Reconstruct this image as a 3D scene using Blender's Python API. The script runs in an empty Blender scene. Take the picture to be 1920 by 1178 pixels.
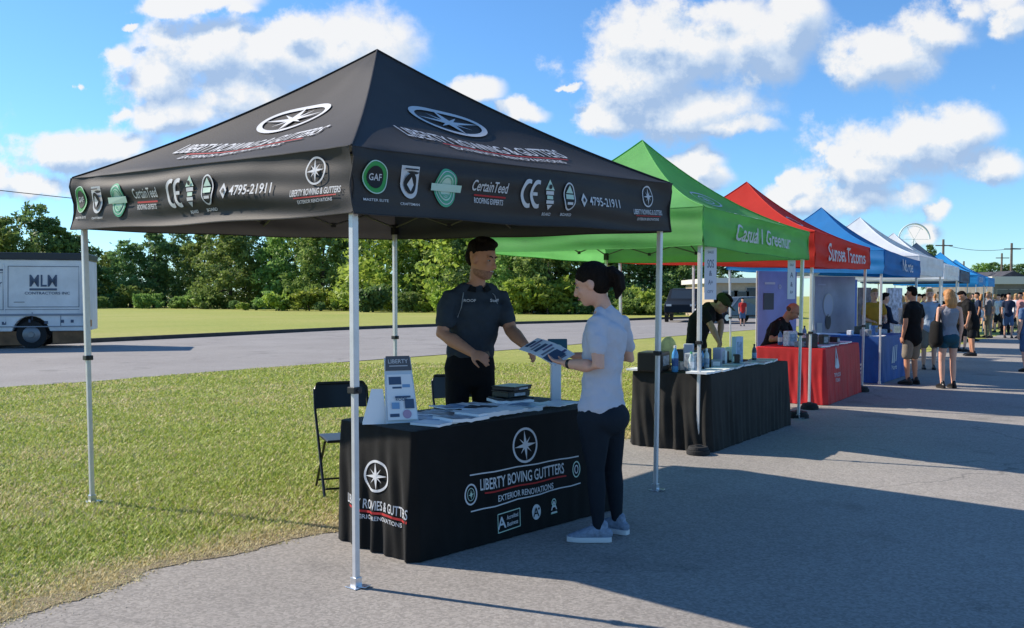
import bpy, math, random
import numpy as np
from mathutils import Vector, Matrix
random.seed(7); NR = np.random.RandomState(7)
R = math.radians
SC = bpy.context.scene
COL = SC.collection
V = Vector
# ------------------------------------------------------------------ camera
FPX, W0, H0, PITCH, HC, HORIZ = 1684.0, 1920.0, 1178.0, R(2.0), 1.55, 555.0
PY0 = HORIZ + FPX * math.tan(PITCH)
cam_d = bpy.data.cameras.new('camera'); cam = bpy.data.objects.new('camera', cam_d); COL.objects.link(cam)
cam.location = (0, 0, HC); cam.rotation_euler = (R(90) - PITCH, 0, 0)
cam_d.sensor_width = 36; cam_d.lens = 36 * FPX / W0
cam_d.shift_y = (PY0 - H0 / 2) / W0
cam_d.clip_start = .05; cam_d.clip_end = 5000
SC.camera = cam
# ------------------------------------------------------------------ sun, sky, exposure
SUN_AZ = V((-.932, .362, 0)).normalized(); SUN_EL = R(36.5)
sun_d = bpy.data.lights.new('sun', 'SUN'); sun_d.energy = 5.0; sun_d.angle = R(.55); sun_d.color = (1, .90, .77)
sun = bpy.data.objects.new('sun', sun_d); COL.objects.link(sun)
to_sun = V((SUN_AZ.x * math.cos(SUN_EL), SUN_AZ.y * math.cos(SUN_EL), math.sin(SUN_EL)))
sun.rotation_euler = to_sun.to_track_quat('Z', 'Y').to_euler()
SC.view_settings.view_transform = 'Standard'; SC.view_settings.look = 'None'
SC.view_settings.exposure = 0.50; SC.view_settings.gamma = 1; SC.view_settings.use_curve_mapping = False
SKY = 0.108
def build_world():
    w = bpy.data.worlds.new('World'); SC.world = w; w.use_nodes = True
    nt = w.node_tree; N = nt.nodes; L = nt.links
    for n in list(N): N.remove(n)
    def nd(t, **k):
        n = N.new(t)
        for a, b in k.items(): setattr(n, a, b)
        return n
    def put(s, v):
        if isinstance(v, bpy.types.NodeSocket): L.new(v, s)
        else: s.default_value = v
    def m(op, a, b=None, c=None, clamp=False):
        n = nd('ShaderNodeMath', operation=op, use_clamp=clamp)
        put(n.inputs[0], a)
        if b is not None: put(n.inputs[1], b)
        if c is not None: put(n.inputs[2], c)
        return n.outputs[0]
    def vm(op, a, b=None, c=None):
        n = nd('ShaderNodeVectorMath', operation=op)
        put(n.inputs[0], a)
        if b is not None: put(n.inputs[1], b)
        if c is not None: put(n.inputs[2], c)
        return n.outputs['Value'] if op == 'LENGTH' else n.outputs[0]
    sky = nd('ShaderNodeTexSky', sky_type='NISHITA'); sky.sun_disc = False
    sky.sun_elevation = SUN_EL; sky.sun_rotation = math.atan2(SUN_AZ.x, SUN_AZ.y)
    sky.altitude = 100; sky.air_density = 1.0; sky.dust_density = .05; sky.ozone_density = 6.0
    tc = nd('ShaderNodeTexCoord')
    sep = nd('ShaderNodeSeparateXYZ'); L.new(tc.outputs['Generated'], sep.inputs[0])
    y = m('MAXIMUM', sep.outputs[1], .12)
    u = m('DIVIDE', sep.outputs[0], y); v = m('DIVIDE', sep.outputs[2], y)
    cmb = nd('ShaderNodeCombineXYZ'); L.new(u, cmb.inputs[0]); L.new(v, cmb.inputs[1]); P = cmb.outputs[0]
    blobs = [(300,150,90,62),(400,110,110,55),(500,115,125,48),(640,90,110,50),(700,110,60,45),(330,215,120,38),(450,180,120,50),(235,110,28,26),
             (130,285,95,34),(215,272,85,36),(60,345,90,26),(150,350,60,20),
             (895,180,42,26),(975,215,46,20),(1060,165,20,6),(560,60,60,28),
             (1200,150,105,66),(1290,90,120,72),(1400,70,120,62),(1480,40,60,42),(1270,210,140,45),(1140,225,55,30),(1360,245,85,16),(1330,20,90,34),(1440,110,60,50),
             (1650,110,105,48),(1745,70,75,42),(1580,130,52,38),(1790,30,50,34),(1885,40,42,36),(1860,5,60,26),
             (1700,270,140,60),(1780,235,70,36),(1600,335,95,50),(1480,375,50,24),(1720,255,110,46),(1640,310,95,48),(1800,240,70,34),(1560,300,30,36),(1600,370,130,38),(1860,310,56,30),(1500,385,60,22),(1755,395,24,16),(1735,440,32,20),(1690,360,60,32),
             (1310,305,40,24),(1330,335,36,24),(390,8,90,18),(455,22,26,14),(225,212,38,16),(150,160,9,7),(265,46,14,6),(1480,345,26,14),(1250,300,20,12),
             (-350,200,260,90),(-500,380,200,60),(2300,150,260,110),(2250,330,200,60)]
    def density(Pv):
        nz = nd('ShaderNodeTexNoise'); nz.inputs['Scale'].default_value = 11.0; nz.inputs['Detail'].default_value = 10
        nz.inputs['Roughness'].default_value = .62; L.new(Pv, nz.inputs['Vector'])
        nz2 = nd('ShaderNodeTexNoise'); nz2.inputs['Scale'].default_value = 3.2; nz2.inputs['Detail'].default_value = 3
        L.new(vm('ADD', Pv, (5.3, 1.7, 0)), nz2.inputs['Vector'])
        warp = vm('MULTIPLY', vm('SUBTRACT', nz.outputs['Color'], (.5, .5, .5)), (.085, .060, 0))
        Pw = vm('ADD', Pv, warp)
        acc = None
        for (cx, cy, rx, ry) in blobs:
            cu, cv = (cx - 960) / FPX, (HORIZ - cy) / FPX
            ru, rv = rx * 1.32 / FPX, ry * 1.36 / FPX
            d = vm('LENGTH', vm('MULTIPLY_ADD', Pw, (1 / ru, 1 / rv, 0), (-cu / ru, -cv / rv, 0)))
            e = m('SUBTRACT', 1.0, d)
            acc = e if acc is None else m('SMOOTH_MAX', acc, e, .22)
        a = m('MAXIMUM', acc, -1.0)
        a = m('MULTIPLY_ADD', m('SUBTRACT', nz.outputs['Fac'], .5), 2.3, a)
        a = m('MULTIPLY_ADD', m('SUBTRACT', nz2.outputs['Fac'], .5), .9, a)
        return a
    D0 = density(P)
    D1 = density(vm('ADD', P, (-.010, .024, 0)))
    ms = nd('ShaderNodeMapRange', interpolation_type='SMOOTHSTEP'); ms.inputs[1].default_value = -.10; ms.inputs[2].default_value = .48
    L.new(D0, ms.inputs[0])
    lit = m('MULTIPLY_ADD', m('SUBTRACT', D0, D1), 1.25, .50)
    thick = nd('ShaderNodeMapRange'); thick.inputs[1].default_value = .25; thick.inputs[2].default_value = 1.3; thick.inputs[3].default_value = 0; thick.inputs[4].default_value = .26
    L.new(D0, thick.inputs[0])
    lit = m('SUBTRACT', lit, thick.outputs[0], clamp=True)
    cr = nd('ShaderNodeValToRGB'); cr.color_ramp.elements[0].position = .05; cr.color_ramp.elements[0].color = (.42, .58, .84, 1)
    cr.color_ramp.elements[1].position = .8; cr.color_ramp.elements[1].color = (1.0, 1.0, 1.0, 1)
    e = cr.color_ramp.elements.new(.45); e.color = (.70, .81, .96, 1)
    L.new(lit, cr.inputs[0])
    cl = vm('SCALE', cr.outputs[0]); N[-1].inputs[3].default_value = .66 / SKY
    # clear-sky colour: the physical sky, scaled band-wise so it keeps this day's deep clean blue
    tint = vm('MULTIPLY', sky.outputs[0], (.84, 1.10, 1.24))
    up = m('GREATER_THAN', sep.outputs[1], .12)
    hz = nd('ShaderNodeMapRange', interpolation_type='SMOOTHSTEP'); hz.inputs[1].default_value = .0; hz.inputs[2].default_value = .05; L.new(sep.outputs[2], hz.inputs[0])
    fac = m('MULTIPLY', m('MULTIPLY', ms.outputs[0], up), m('MULTIPLY', hz.outputs[0], .96))
    mx = nd('ShaderNodeMix', data_type='RGBA'); L.new(fac, mx.inputs[0]); L.new(tint, mx.inputs[6]); L.new(cl, mx.inputs[7])
    bg = nd('ShaderNodeBackground'); bg.inputs[1].default_value = SKY; L.new(mx.outputs[2], bg.inputs[0])
    o = nd('ShaderNodeOutputWorld'); L.new(bg.outputs[0], o.inputs[0])
build_world()

# ------------------------------------------------------------------ pixel helpers (used as a tape measure on the photo)
def ray(px, py):
    dx, dy = (px - 960) / FPX, -(py - PY0) / FPX
    return V((dx, math.cos(PITCH) + dy * math.sin(PITCH), -math.sin(PITCH) + dy * math.cos(PITCH)))
def G(px, py, z=0.0):
    d = ray(px, py); t = (z - HC) / d.z
    return V((d.x * t, d.y * t, z))
def atY(px, py, Y):
    d = ray(px, py); t = Y / d.y
    return V((d.x * t, Y, HC + d.z * t))
def zAt(py, Y):
    d = ray(960, py); return HC + d.z / d.y * Y
def plane_hit(px, py, P0, n):
    d = ray(px, py); C0 = V((0, 0, HC)); t = (P0 - C0).dot(n) / d.dot(n)
    return C0 + d * t

# ------------------------------------------------------------------ materials
MAT = {}
def mat(name, col, rough=.7, metal=0.0, var=0.0, vscale=8.0, bump=0.0, bscale=60.0, col2=None, spec=.4, trans=0.0, aniso=(1, 1, 1), emit=None):
    if name in MAT: return MAT[name]
    mt = bpy.data.materials.new(name); mt.use_nodes = True; nt = mt.node_tree; N = nt.nodes; L = nt.links
    b = N['Principled BSDF']; b.inputs['Roughness'].default_value = rough; b.inputs['Metallic'].default_value = metal
    b.inputs['Specular IOR Level'].default_value = spec
    c = (*col, 1); b.inputs['Base Color'].default_value = c
    tc = N.new('ShaderNodeTexCoord'); mp = N.new('ShaderNodeMapping'); mp.inputs['Scale'].default_value = aniso
    L.new(tc.outputs['Object'], mp.inputs['Vector'])
    colout = None
    if var > 0 or col2:
        nz = N.new('ShaderNodeTexNoise'); nz.inputs['Scale'].default_value = vscale; nz.inputs['Detail'].default_value = 6; nz.inputs['Roughness'].default_value = .6
        L.new(mp.outputs[0], nz.inputs['Vector'])
        cr = N.new('ShaderNodeValToRGB'); cr.color_ramp.elements[0].position = .3; cr.color_ramp.elements[1].position = .7
        c2 = col2 if col2 else tuple(min(1, x * (1 + var)) for x in col)
        c1 = col if col2 else tuple(x * (1 - var) for x in col)
        cr.color_ramp.elements[0].color = (*c1, 1); cr.color_ramp.elements[1].color = (*c2, 1)
        L.new(nz.outputs['Fac'], cr.inputs[0]); L.new(cr.outputs[0], b.inputs['Base Color']); colout = cr.outputs[0]
    if bump > 0:
        n2 = N.new('ShaderNodeTexNoise'); n2.inputs['Scale'].default_value = bscale; n2.inputs['Detail'].default_value = 5
        L.new(mp.outputs[0], n2.inputs['Vector'])
        bp = N.new('ShaderNodeBump'); bp.inputs['Strength'].default_value = bump; bp.inputs['Distance'].default_value = .02
        L.new(n2.outputs['Fac'], bp.inputs['Height']); L.new(bp.outputs[0], b.inputs['Normal'])
    if trans > 0:
        t = N.new('ShaderNodeBsdfTranslucent'); mx = N.new('ShaderNodeMixShader'); mx.inputs[0].default_value = trans
        if colout: L.new(colout, t.inputs[0])
        else: t.inputs[0].default_value = c
        L.new(b.outputs[0], mx.inputs[1]); L.new(t.outputs[0], mx.inputs[2])
        L.new(mx.outputs[0], N['Material Output'].inputs[0])
    if emit: b.inputs['Emission Color'].default_value = (*emit[0], 1); b.inputs['Emission Strength'].default_value = emit[1]
    MAT[name] = mt
    return mt
white_print = mat('white_print', (.56, .57, .59), .7)
red_print = mat('red_print', (.42, .02, .02), .7)
green_print = mat('green_print', (.04, .30, .07), .7)
teal_print = mat('teal_print', (.08, .38, .22), .7)
pale_print = mat('pale_print', (.45, .62, .52), .7)
dark_print = mat('dark_print', (.012, .013, .015), .7)
metal_white = mat('powder_coated_steel', (.62, .62, .63), .38, .25, var=.08, vscale=14)
metal_dark = mat('dark_plastic', (.02, .02, .022), .45)
chrome = mat('zinc_plate', (.7, .71, .73), .3, .8)
black_cloth = mat('black_cloth', (.006, .006, .006), .8, var=.3, vscale=4, bump=.25, bscale=220, spec=.2)
black_paint = mat('black_paint', (.012, .012, .013), .35)
black_cloth.node_tree.nodes['Principled BSDF'].inputs['Sheen Weight'].default_value = .12; black_cloth.node_tree.nodes['Principled BSDF'].inputs['Sheen Roughness'].default_value = .35
rubber = mat('rubber', (.015, .015, .016), .8, bump=.3, bscale=80)
paper_w = mat('paper_white', (.78, .80, .82), .45)
paper_b = mat('paper_blue', (.20, .32, .46), .4, var=.5, vscale=22)
paper_d = mat('paper_dark', (.05, .06, .08), .35, var=.8, vscale=30)
paper_g = mat('paper_grey', (.30, .34, .38), .45, var=.5, vscale=30)

# ------------------------------------------------------------------ mesh builder and object linking
ORG = {}
def setp(o, label=None, cat=None, group=None, kind=None):
    if label: o['label'] = label
    if cat: o['category'] = cat
    if group: o['group'] = group
    if kind: o['kind'] = kind
    return o
def thing(name, label, cat, loc=(0, 0, 0), group=None):
    o = bpy.data.objects.new(name, None); COL.objects.link(o); o.location = loc; o.empty_display_size = .2
    setp(o, label, cat, group); ORG[o.name] = V(loc); return o
def link_mesh(name, me, parent=None, loc=None):
    o = bpy.data.objects.new(name, me); COL.objects.link(o)
    if parent is not None:
        o.parent = parent; ORG[o.name] = ORG[parent.name]
    else: ORG[o.name] = V(loc) if loc is not None else V((0, 0, 0))
    return o
def bevel(o, w=.004, seg=2):
    md = o.modifiers.new('bevel', 'BEVEL'); md.width = w; md.segments = seg; md.limit_method = 'ANGLE'; md.angle_limit = R(40); return o
class MB:
    def __init__(s): s.v = []; s.f = []; s.m = []
    def add(s, vs, fs, mi=0):
        k = len(s.v); s.v += [V(p) for p in vs]; s.f += [tuple(i + k for i in f) for f in fs]; s.m += [mi] * len(fs)
    def box(s, c, size, rot=None, mi=0, taper=1.0):
        x, y, z = [q / 2 for q in size]; c = V(c)
        vs = [V((sx * x * (taper if sz > 0 else 1), sy * y * (taper if sz > 0 else 1), sz * z)) for sz in (-1, 1) for sy in (-1, 1) for sx in (-1, 1)]
        if rot is not None:
            if not isinstance(rot, Matrix): rot = Matrix.Rotation(rot, 3, 'Z')
            vs = [rot @ p for p in vs]
        s.add([p + c for p in vs], [(0, 2, 3, 1), (4, 5, 7, 6), (0, 1, 5, 4), (2, 6, 7, 3), (0, 4, 6, 2), (1, 3, 7, 5)], mi)
    def loft(s, pts, rads, side=V((1, 0, 0)), n=14, mi=0, caps=True):
        pts = [V(p) for p in pts]; rads = [(r, r) if not isinstance(r, (tuple, list)) else r for r in rads]
        k = len(pts); rings = []
        for i in range(k):
            t = (pts[min(i + 1, k - 1)] - pts[max(i - 1, 0)])
            if t.length < 1e-9: t = V((0, 0, 1))
            t.normalize(); a = side - t * side.dot(t)
            if a.length < 1e-4: a = t.orthogonal()
            a.normalize(); b = t.cross(a)
            rings.append((pts[i], a, b, rads[i][0], rads[i][1], t))
        if caps == True:
            p, a, b, ra, rb, t = rings[0]; r = min(ra, rb)
            pre = [(p - t * r * q, a, b, ra * w, rb * w, t) for q, w in ((1, .15), (.87, .5), (.5, .87))]
            p, a, b, ra, rb, t = rings[-1]; r = min(ra, rb)
            post = [(p + t * r * q, a, b, ra * w, rb * w, t) for q, w in ((.5, .87), (.87, .5), (1, .15))]
            rings = pre + rings + post
        vs = []; fs = []
        for (p, a, b, ra, rb, t) in rings:
            for j in range(n):
                th = 2 * math.pi * j / n; vs.append(p + a * (ra * math.cos(th)) + b * (rb * math.sin(th)))
        for i in range(len(rings) - 1):
            for j in range(n):
                j2 = (j + 1) % n; fs.append((i * n + j, i * n + j2, (i + 1) * n + j2, (i + 1) * n + j))
        if caps:
            fs.append(tuple(range(n - 1, -1, -1))); fs.append(tuple((len(rings) - 1) * n + j for j in range(n)))
        s.add(vs, fs, mi)
    def cyl(s, p0, p1, r0, r1=None, n=16, mi=0):
        s.loft([p0, p1], [r0, r1 if r1 is not None else r0], n=n, mi=mi, caps='flat')
    def tube(s, pts, r, n=8, mi=0): s.loft(pts, [r] * len(pts), n=n, mi=mi, caps='flat', side=V((.3, .2, 1)).normalized())
    def ell(s, c, rad, frame=None, mi=0, nu=20, nv=12):
        c = V(c); F = frame if frame is not None else Matrix.Identity(3); vs = []; fs = []
        for i in range(1, nv):
            ph = math.pi * i / nv
            for j in range(nu):
                th = 2 * math.pi * j / nu
                vs.append(c + F @ V((rad[0] * math.sin(ph) * math.cos(th), rad[1] * math.sin(ph) * math.sin(th), rad[2] * math.cos(ph))))
        for i in range(nv - 2):
            for j in range(nu):
                j2 = (j + 1) % nu; fs.append((i * nu + j, (i + 1) * nu + j, (i + 1) * nu + j2, i * nu + j2))
        k = len(vs); vs += [c + F @ V((0, 0, rad[2])), c - F @ V((0, 0, rad[2]))]
        for j in range(nu):
            j2 = (j + 1) % nu; fs.append((k, j, j2)); fs.append((k + 1, (nv - 2) * nu + j2, (nv - 2) * nu + j))
        s.add(vs, fs, mi)
    def build(s, name, mats, parent=None, loc=None, smooth=False):
        if not isinstance(mats, (list, tuple)): mats = [mats]
        o0 = ORG[parent.name] if parent is not None else (V(loc) if loc is not None else V((0, 0, 0)))
        me = bpy.data.meshes.new(name); me.from_pydata([tuple(p - o0) for p in s.v], [], s.f)
        for q in mats: me.materials.append(q)
        if len(mats) > 1: me.polygons.foreach_set('material_index', s.m)
        if smooth:
            me.polygons.foreach_set('use_smooth', [True] * len(me.polygons))
            try: me.set_sharp_from_angle(angle=R(45))
            except Exception: pass
        o = link_mesh(name, me, parent, loc)
        if parent is None and loc is not None: o.location = loc
        return o

# ------------------------------------------------------------------ lettering: built-in font turned to 2-D outlines once
STR = ['LIBERTY ROWING & GUTTERS', 'LIBERTY BOVING GUTTTERS', 'LIBERTY ROWIES & GUTTERS', 'EXTERIOR RENOVATIONS', 'CertainTeed', 'ROOFING EXPERTS', '4795-21911', 'GAF', 'C', 'PREFERRED', 'Casual I Greenur',
       'Sunset Tacoms', 'Norte', 'TOP BLOCK', 'MLM', 'CONTRACTORS INC', 'A', 'A+', 'Accredited', 'Business', 'MASTER ELITE', 'CRAFTSMAN', 'BOARD', 'CITY', 'MASTER', 'SHINGLE', 'SALE', 'Liberty', 'Staff', 'LIBERTY', 'ROOF', 'SOS', 'RED CROW', 'STUDIO', '&']
TXT = {}
def prep_text():
    obs = []
    for t in STR:
        c = bpy.data.curves.new('t', 'FONT'); c.body = t; c.size = 1; c.align_x = 'CENTER'; c.align_y = 'CENTER'; c.offset = .012; c.resolution_u = 3
        o = bpy.data.objects.new('t', c); COL.objects.link(o); obs.append((t, o))
    bpy.context.view_layer.update(); dg = bpy.context.evaluated_depsgraph_get()
    for t, o in obs:
        me = bpy.data.meshes.new_from_object(o.evaluated_get(dg)); n = len(me.vertices)
        vs = np.zeros(n * 3); me.vertices.foreach_get('co', vs); vs = vs.reshape(-1, 3)[:, :2]
        mn, mx = vs.min(0), vs.max(0); vs = (vs - (mn + mx) / 2) / (mx[1] - mn[1])
        TXT[t] = (vs, [tuple(p.vertices) for p in me.polygons], (mx[0] - mn[0]) / (mx[1] - mn[1]))
        bpy.data.meshes.remove(me); c = o.data; bpy.data.objects.remove(o); bpy.data.curves.remove(c)
prep_text()
class Decal:
    """flat lettering / emblem shapes in a surface's own metric coordinates, laid a few mm above that surface"""
    def __init__(s): s.parts = []
    def new(s): s.parts.append(None)
    def poly(s, pts, mi=0, lv=0): s.parts.append(([tuple(p) for p in pts], [tuple(range(len(pts)))], mi, lv))
    def rect(s, cx, cy, w, h, mi=0, lv=0, n=1, skew=0):
        vs = []; fs = []
        for i in range(n + 1):
            x = cx - w / 2 + w * i / n; vs += [(x, cy - h / 2 + skew * (x - cx)), (x, cy + h / 2 + skew * (x - cx))]
        for i in range(n): fs.append((2 * i, 2 * i + 2, 2 * i + 3, 2 * i + 1))
        s.parts.append((vs, fs, mi, lv))
    def ring(s, cx, cy, rx, ry, t, mi=0, lv=0, n=40):
        vs = []; fs = []
        for i in range(n):
            a = 2 * math.pi * i / n; c, q = math.cos(a), math.sin(a); vs += [(cx + rx * c, cy + ry * q), (cx + (rx - t) * c, cy + (ry - t) * q)]
        for i in range(n):
            j = (i + 1) % n; fs.append((2 * i, 2 * j, 2 * j + 1, 2 * i + 1))
        s.parts.append((vs, fs, mi, lv))
    def disc(s, cx, cy, rx, ry, mi=0, lv=0, n=32):
        vs = [(cx, cy)]; K = 4
        for k in range(1, K + 1): vs += [(cx + rx * k / K * math.cos(2 * math.pi * i / n), cy + ry * k / K * math.sin(2 * math.pi * i / n)) for i in range(n)]
        fs = [(0, i + 1, (i + 1) % n + 1) for i in range(n)]
        for k in range(K - 1): fs += [(1 + k * n + i, 1 + (k + 1) * n + i, 1 + (k + 1) * n + (i + 1) % n, 1 + k * n + (i + 1) % n) for i in range(n)]
        s.parts.append((vs, fs, mi, lv))
    def text(s, t, cx, cy, h, w=None, mi=0, lv=0):
        vs, fs, asp = TXT[t]; sx = (w / asp) if w else h
        s.parts.append(([(cx + x * sx, cy + y * h) for x, y in vs], fs, mi, lv))
    def compass(s, cx, cy, rx, ry, mi=0, lv=0):
        s.ring(cx, cy, rx, ry, rx * .13, mi, lv)
        for k in range(8):
            a = math.pi * k / 4 + .08; L_ = .86 if k % 2 == 0 else .62; wd = .17 if k % 2 == 0 else .10
            tip = (cx + rx * L_ * math.cos(a), cy + ry * L_ * math.sin(a))
            b1 = (cx + rx * wd * math.cos(a + .75), cy + ry * wd * math.sin(a + .75)); b2 = (cx + rx * wd * math.cos(a - .75), cy + ry * wd * math.sin(a - .75))
            s.parts.append(([(cx, cy), b2, tip, b1], [(0, 1, 2, 3)], mi, lv + 1))
    def build(s, name, f, parent, off=.003, mats=None):
        mats = mats or [white_print, red_print, green_print, dark_print, teal_print, pale_print]
        groups = [[]]
        for p in s.parts:
            if p is None: groups.append([])
            else: groups[-1].append(p)
        for g in groups:
            mb = MB()
            for vs, fs, mi, lv in g:
                mb.add([f(x, y, off + lv * .003) for x, y in vs], fs, mi)
            o = mb.build(name, mats, parent)
        return o
# ================================================================== the setting: field, asphalt, road, kerb
def lerp(a, b, t): return a + (b - a) * t
EDGE = [(-6.0, .5), (-3.6, 2.6), (-2.62, 3.95), (-2.05, 4.93), (-1.3, 5.72), (-.3, 7.0), (1.1, 9.4), (3.0, 12.3), (6.2, 17.2), (12, 25.5), (24, 42), (42, 68), (60, 95)]
def edge_pts():
    out = []
    for i in range(len(EDGE) - 1):
        a, b = V((*EDGE[i], 0)), V((*EDGE[i + 1], 0)); n = max(2, int((b - a).length / (.06 if a.y < 12 else .4))); nr = V(((b - a).y, -(b - a).x, 0)).normalized()
        for k in range(n):
            p = a.lerp(b, k / n); s_ = (a - V((0, 0, 0))).length + k * .06
            w = .05 * math.sin(p.y * 3.1 + 1) + .03 * math.sin(p.y * 9.7) + NR.normal() * (.012 if a.y < 12 else .05)
            out.append(p + nr * w)
    return out
EP = edge_pts()
EPn = np.array([(p.x, p.y) for p in EP])
def edge_x(y): return np.interp(y, EPn[:, 1], EPn[:, 0])
grass_ground = None
def ground_material():
    mt = bpy.data.materials.new('lawn_ground'); mt.use_nodes = True; N = mt.node_tree.nodes; L = mt.node_tree.links; b = N['Principled BSDF']
    b.inputs['Roughness'].default_value = .9; b.inputs['Specular IOR Level'].default_value = .15
    tc = N.new('ShaderNodeTexCoord')
    def nz(sc, det=5, rough=.6):
        n = N.new('ShaderNodeTexNoise'); n.inputs['Scale'].default_value = sc; n.inputs['Detail'].default_value = det; n.inputs['Roughness'].default_value = rough
        L.new(tc.outputs['Object'], n.inputs['Vector']); return n.outputs['Fac']
    def ramp(f, stops):
        c = N.new('ShaderNodeValToRGB'); c.color_ramp.elements[0].position = stops[0][0]; c.color_ramp.elements[0].color = (*stops[0][1], 1)
        c.color_ramp.elements[1].position = stops[-1][0]; c.color_ramp.elements[1].color = (*stops[-1][1], 1)
        for p, k in stops[1:-1]: e = c.color_ramp.elements.new(p); e.color = (*k, 1)
        L.new(f, c.inputs[0]); return c.outputs[0]
    def mix(f, a, b2, mode='MIX'):
        m = N.new('ShaderNodeMix'); m.data_type = 'RGBA'; m.blend_type = mode
        if isinstance(f, float): m.inputs[0].default_value = f
        else: L.new(f, m.inputs[0])
        L.new(a, m.inputs[6]); L.new(b2, m.inputs[7]); return m.outputs[2]
    big = ramp(nz(.10, 5), [(.34, (.25, .31, .06)), (.5, (.34, .35, .09)), (.68, (.43, .38, .14))])
    fine = ramp(nz(3.5, 8, .75), [(.3, (.19, .24, .05)), (.55, (.33, .345, .09)), (.78, (.52, .46, .21))])
    c = mix(.55, big, fine)
    L.new(c, b.inputs['Base Color'])
    bp = N.new('ShaderNodeBump'); bp.inputs['Strength'].default_value = .7; bp.inputs['Distance'].default_value = .05; L.new(nz(14, 8, .8), bp.inputs['Height']); L.new(bp.outputs[0], b.inputs['Normal'])
    return mt
MG = ground_material()
def asphalt_material(name, c1, c2, spk):
    mt = bpy.data.materials.new(name); mt.use_nodes = True; N = mt.node_tree.nodes; L = mt.node_tree.links; b = N['Principled BSDF']
    b.inputs['Roughness'].default_value = .88; b.inputs['Specular IOR Level'].default_value = .3
    tc = N.new('ShaderNodeTexCoord')
    def nz(sc, det=5, rough=.6, vec=None):
        n = N.new('ShaderNodeTexNoise'); n.inputs['Scale'].default_value = sc; n.inputs['Detail'].default_value = det; n.inputs['Roughness'].default_value = rough
        L.new(vec or tc.outputs['Object'], n.inputs['Vector']); return n
    cr = N.new('ShaderNodeValToRGB'); cr.color_ramp.elements[0].position = .32; cr.color_ramp.elements[1].position = .70
    cr.color_ramp.elements[0].color = (*c1, 1); cr.color_ramp.elements[1].color = (*c2, 1); L.new(nz(.45, 6, .6).outputs['Fac'], cr.inputs[0])
    sp = N.new('ShaderNodeTexVoronoi'); sp.inputs['Scale'].default_value = 75; L.new(tc.outputs['Object'], sp.inputs['Vector'])
    sr = N.new('ShaderNodeValToRGB'); sr.color_ramp.interpolation = 'LINEAR'
    sr.color_ramp.elements[0].position = 0; sr.color_ramp.elements[0].color = (1 - spk, 1 - spk, 1 - spk, 1); sr.color_ramp.elements[1].position = 1; sr.color_ramp.elements[1].color = (1 + spk, 1 + spk, 1 + spk, 1)
    sx = N.new('ShaderNodeSeparateColor'); L.new(sp.outputs['Color'], sx.inputs[0]); L.new(sx.outputs[0], sr.inputs[0])
    m = N.new('ShaderNodeMix'); m.data_type = 'RGBA'; m.blend_type = 'MULTIPLY'; m.inputs[0].default_value = 1; L.new(cr.outputs[0], m.inputs[6]); L.new(sr.outputs[0], m.inputs[7])
    # hairline cracks
    w = N.new('ShaderNodeVectorMath'); w.operation = 'MULTIPLY_ADD'; L.new(nz(2.2, 4).outputs['Color'], w.inputs[0]); w.inputs[1].default_value = (.55, .55, 0); L.new(tc.outputs['Object'], w.inputs[2])
    vo = N.new('ShaderNodeTexVoronoi'); vo.feature = 'DISTANCE_TO_EDGE'; vo.inputs['Scale'].default_value = .33; L.new(w.outputs[0], vo.inputs['Vector'])
    ck = N.new('ShaderNodeMapRange'); ck.inputs[1].default_value = 0; ck.inputs[2].default_value = .0035; ck.inputs[3].default_value = .42; ck.inputs[4].default_value = 0; L.new(vo.outputs['Distance'], ck.inputs[0])
    gate = N.new('ShaderNodeMapRange'); gate.inputs[1].default_value = .5; gate.inputs[2].default_value = .58; L.new(nz(.3, 2).outputs['Fac'], gate.inputs[0])
    mm = N.new('ShaderNodeMath'); mm.operation = 'MULTIPLY'; L.new(ck.outputs[0], mm.inputs[0]); L.new(gate.outputs[0], mm.inputs[1])
    m2 = N.new('ShaderNodeMix'); m2.data_type = 'RGBA'; L.new(mm.outputs[0], m2.inputs[0]); L.new(m.outputs[2], m2.inputs[6]); m2.inputs[7].default_value = (.03, .03, .03, 1)
    L.new(m2.outputs[2], b.inputs['Base Color'])
    st = N.new('ShaderNodeMapRange'); st.inputs[1].default_value = .60; st.inputs[2].default_value = .72; st.inputs[3].default_value = 0; st.inputs[4].default_value = .38; L.new(nz(1.1, 3, .5).outputs['Fac'], st.inputs[0])
    m3 = N.new('ShaderNodeMix'); m3.data_type = 'RGBA'; L.new(st.outputs[0], m3.inputs[0]); L.new(m2.outputs[2], m3.inputs[6]); m3.inputs[7].default_value = (.07, .066, .062, 1)
    pl = N.new('ShaderNodeMapRange'); pl.inputs[1].default_value = .66; pl.inputs[2].default_value = .70; pl.inputs[3].default_value = 0; pl.inputs[4].default_value = .5; L.new(nz(38, 2, .5).outputs['Fac'], pl.inputs[0])
    m4 = N.new('ShaderNodeMix'); m4.data_type = 'RGBA'; L.new(pl.outputs[0], m4.inputs[0]); L.new(m3.outputs[2], m4.inputs[6]); m4.inputs[7].default_value = (.42, .39, .34, 1)
    L.new(m4.outputs[2], b.inputs['Base Color'])
    bp = N.new('ShaderNodeBump'); bp.inputs['Strength'].default_value = .55; bp.inputs['Distance'].default_value = .006
    n3 = nz(95, 6, .8)
    L.new(n3.outputs['Fac'], bp.inputs['Height']); L.new(bp.outputs[0], b.inputs['Normal'])
    return mt
M_ASPH = asphalt_material('asphalt_lot', (.245, .228, .208), (.325, .300, .270), .22)
M_ROAD = asphalt_material('asphalt_road', (.235, .222, .212), (.285, .272, .26), .15)
def sheet(name, pts, z, m):
    mb = MB(); mb.add([V((p[0], p[1], z)) for p in pts], [tuple(range(len(pts)))]); o = mb.build(name, m); setp(o, kind='structure'); return o
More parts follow.
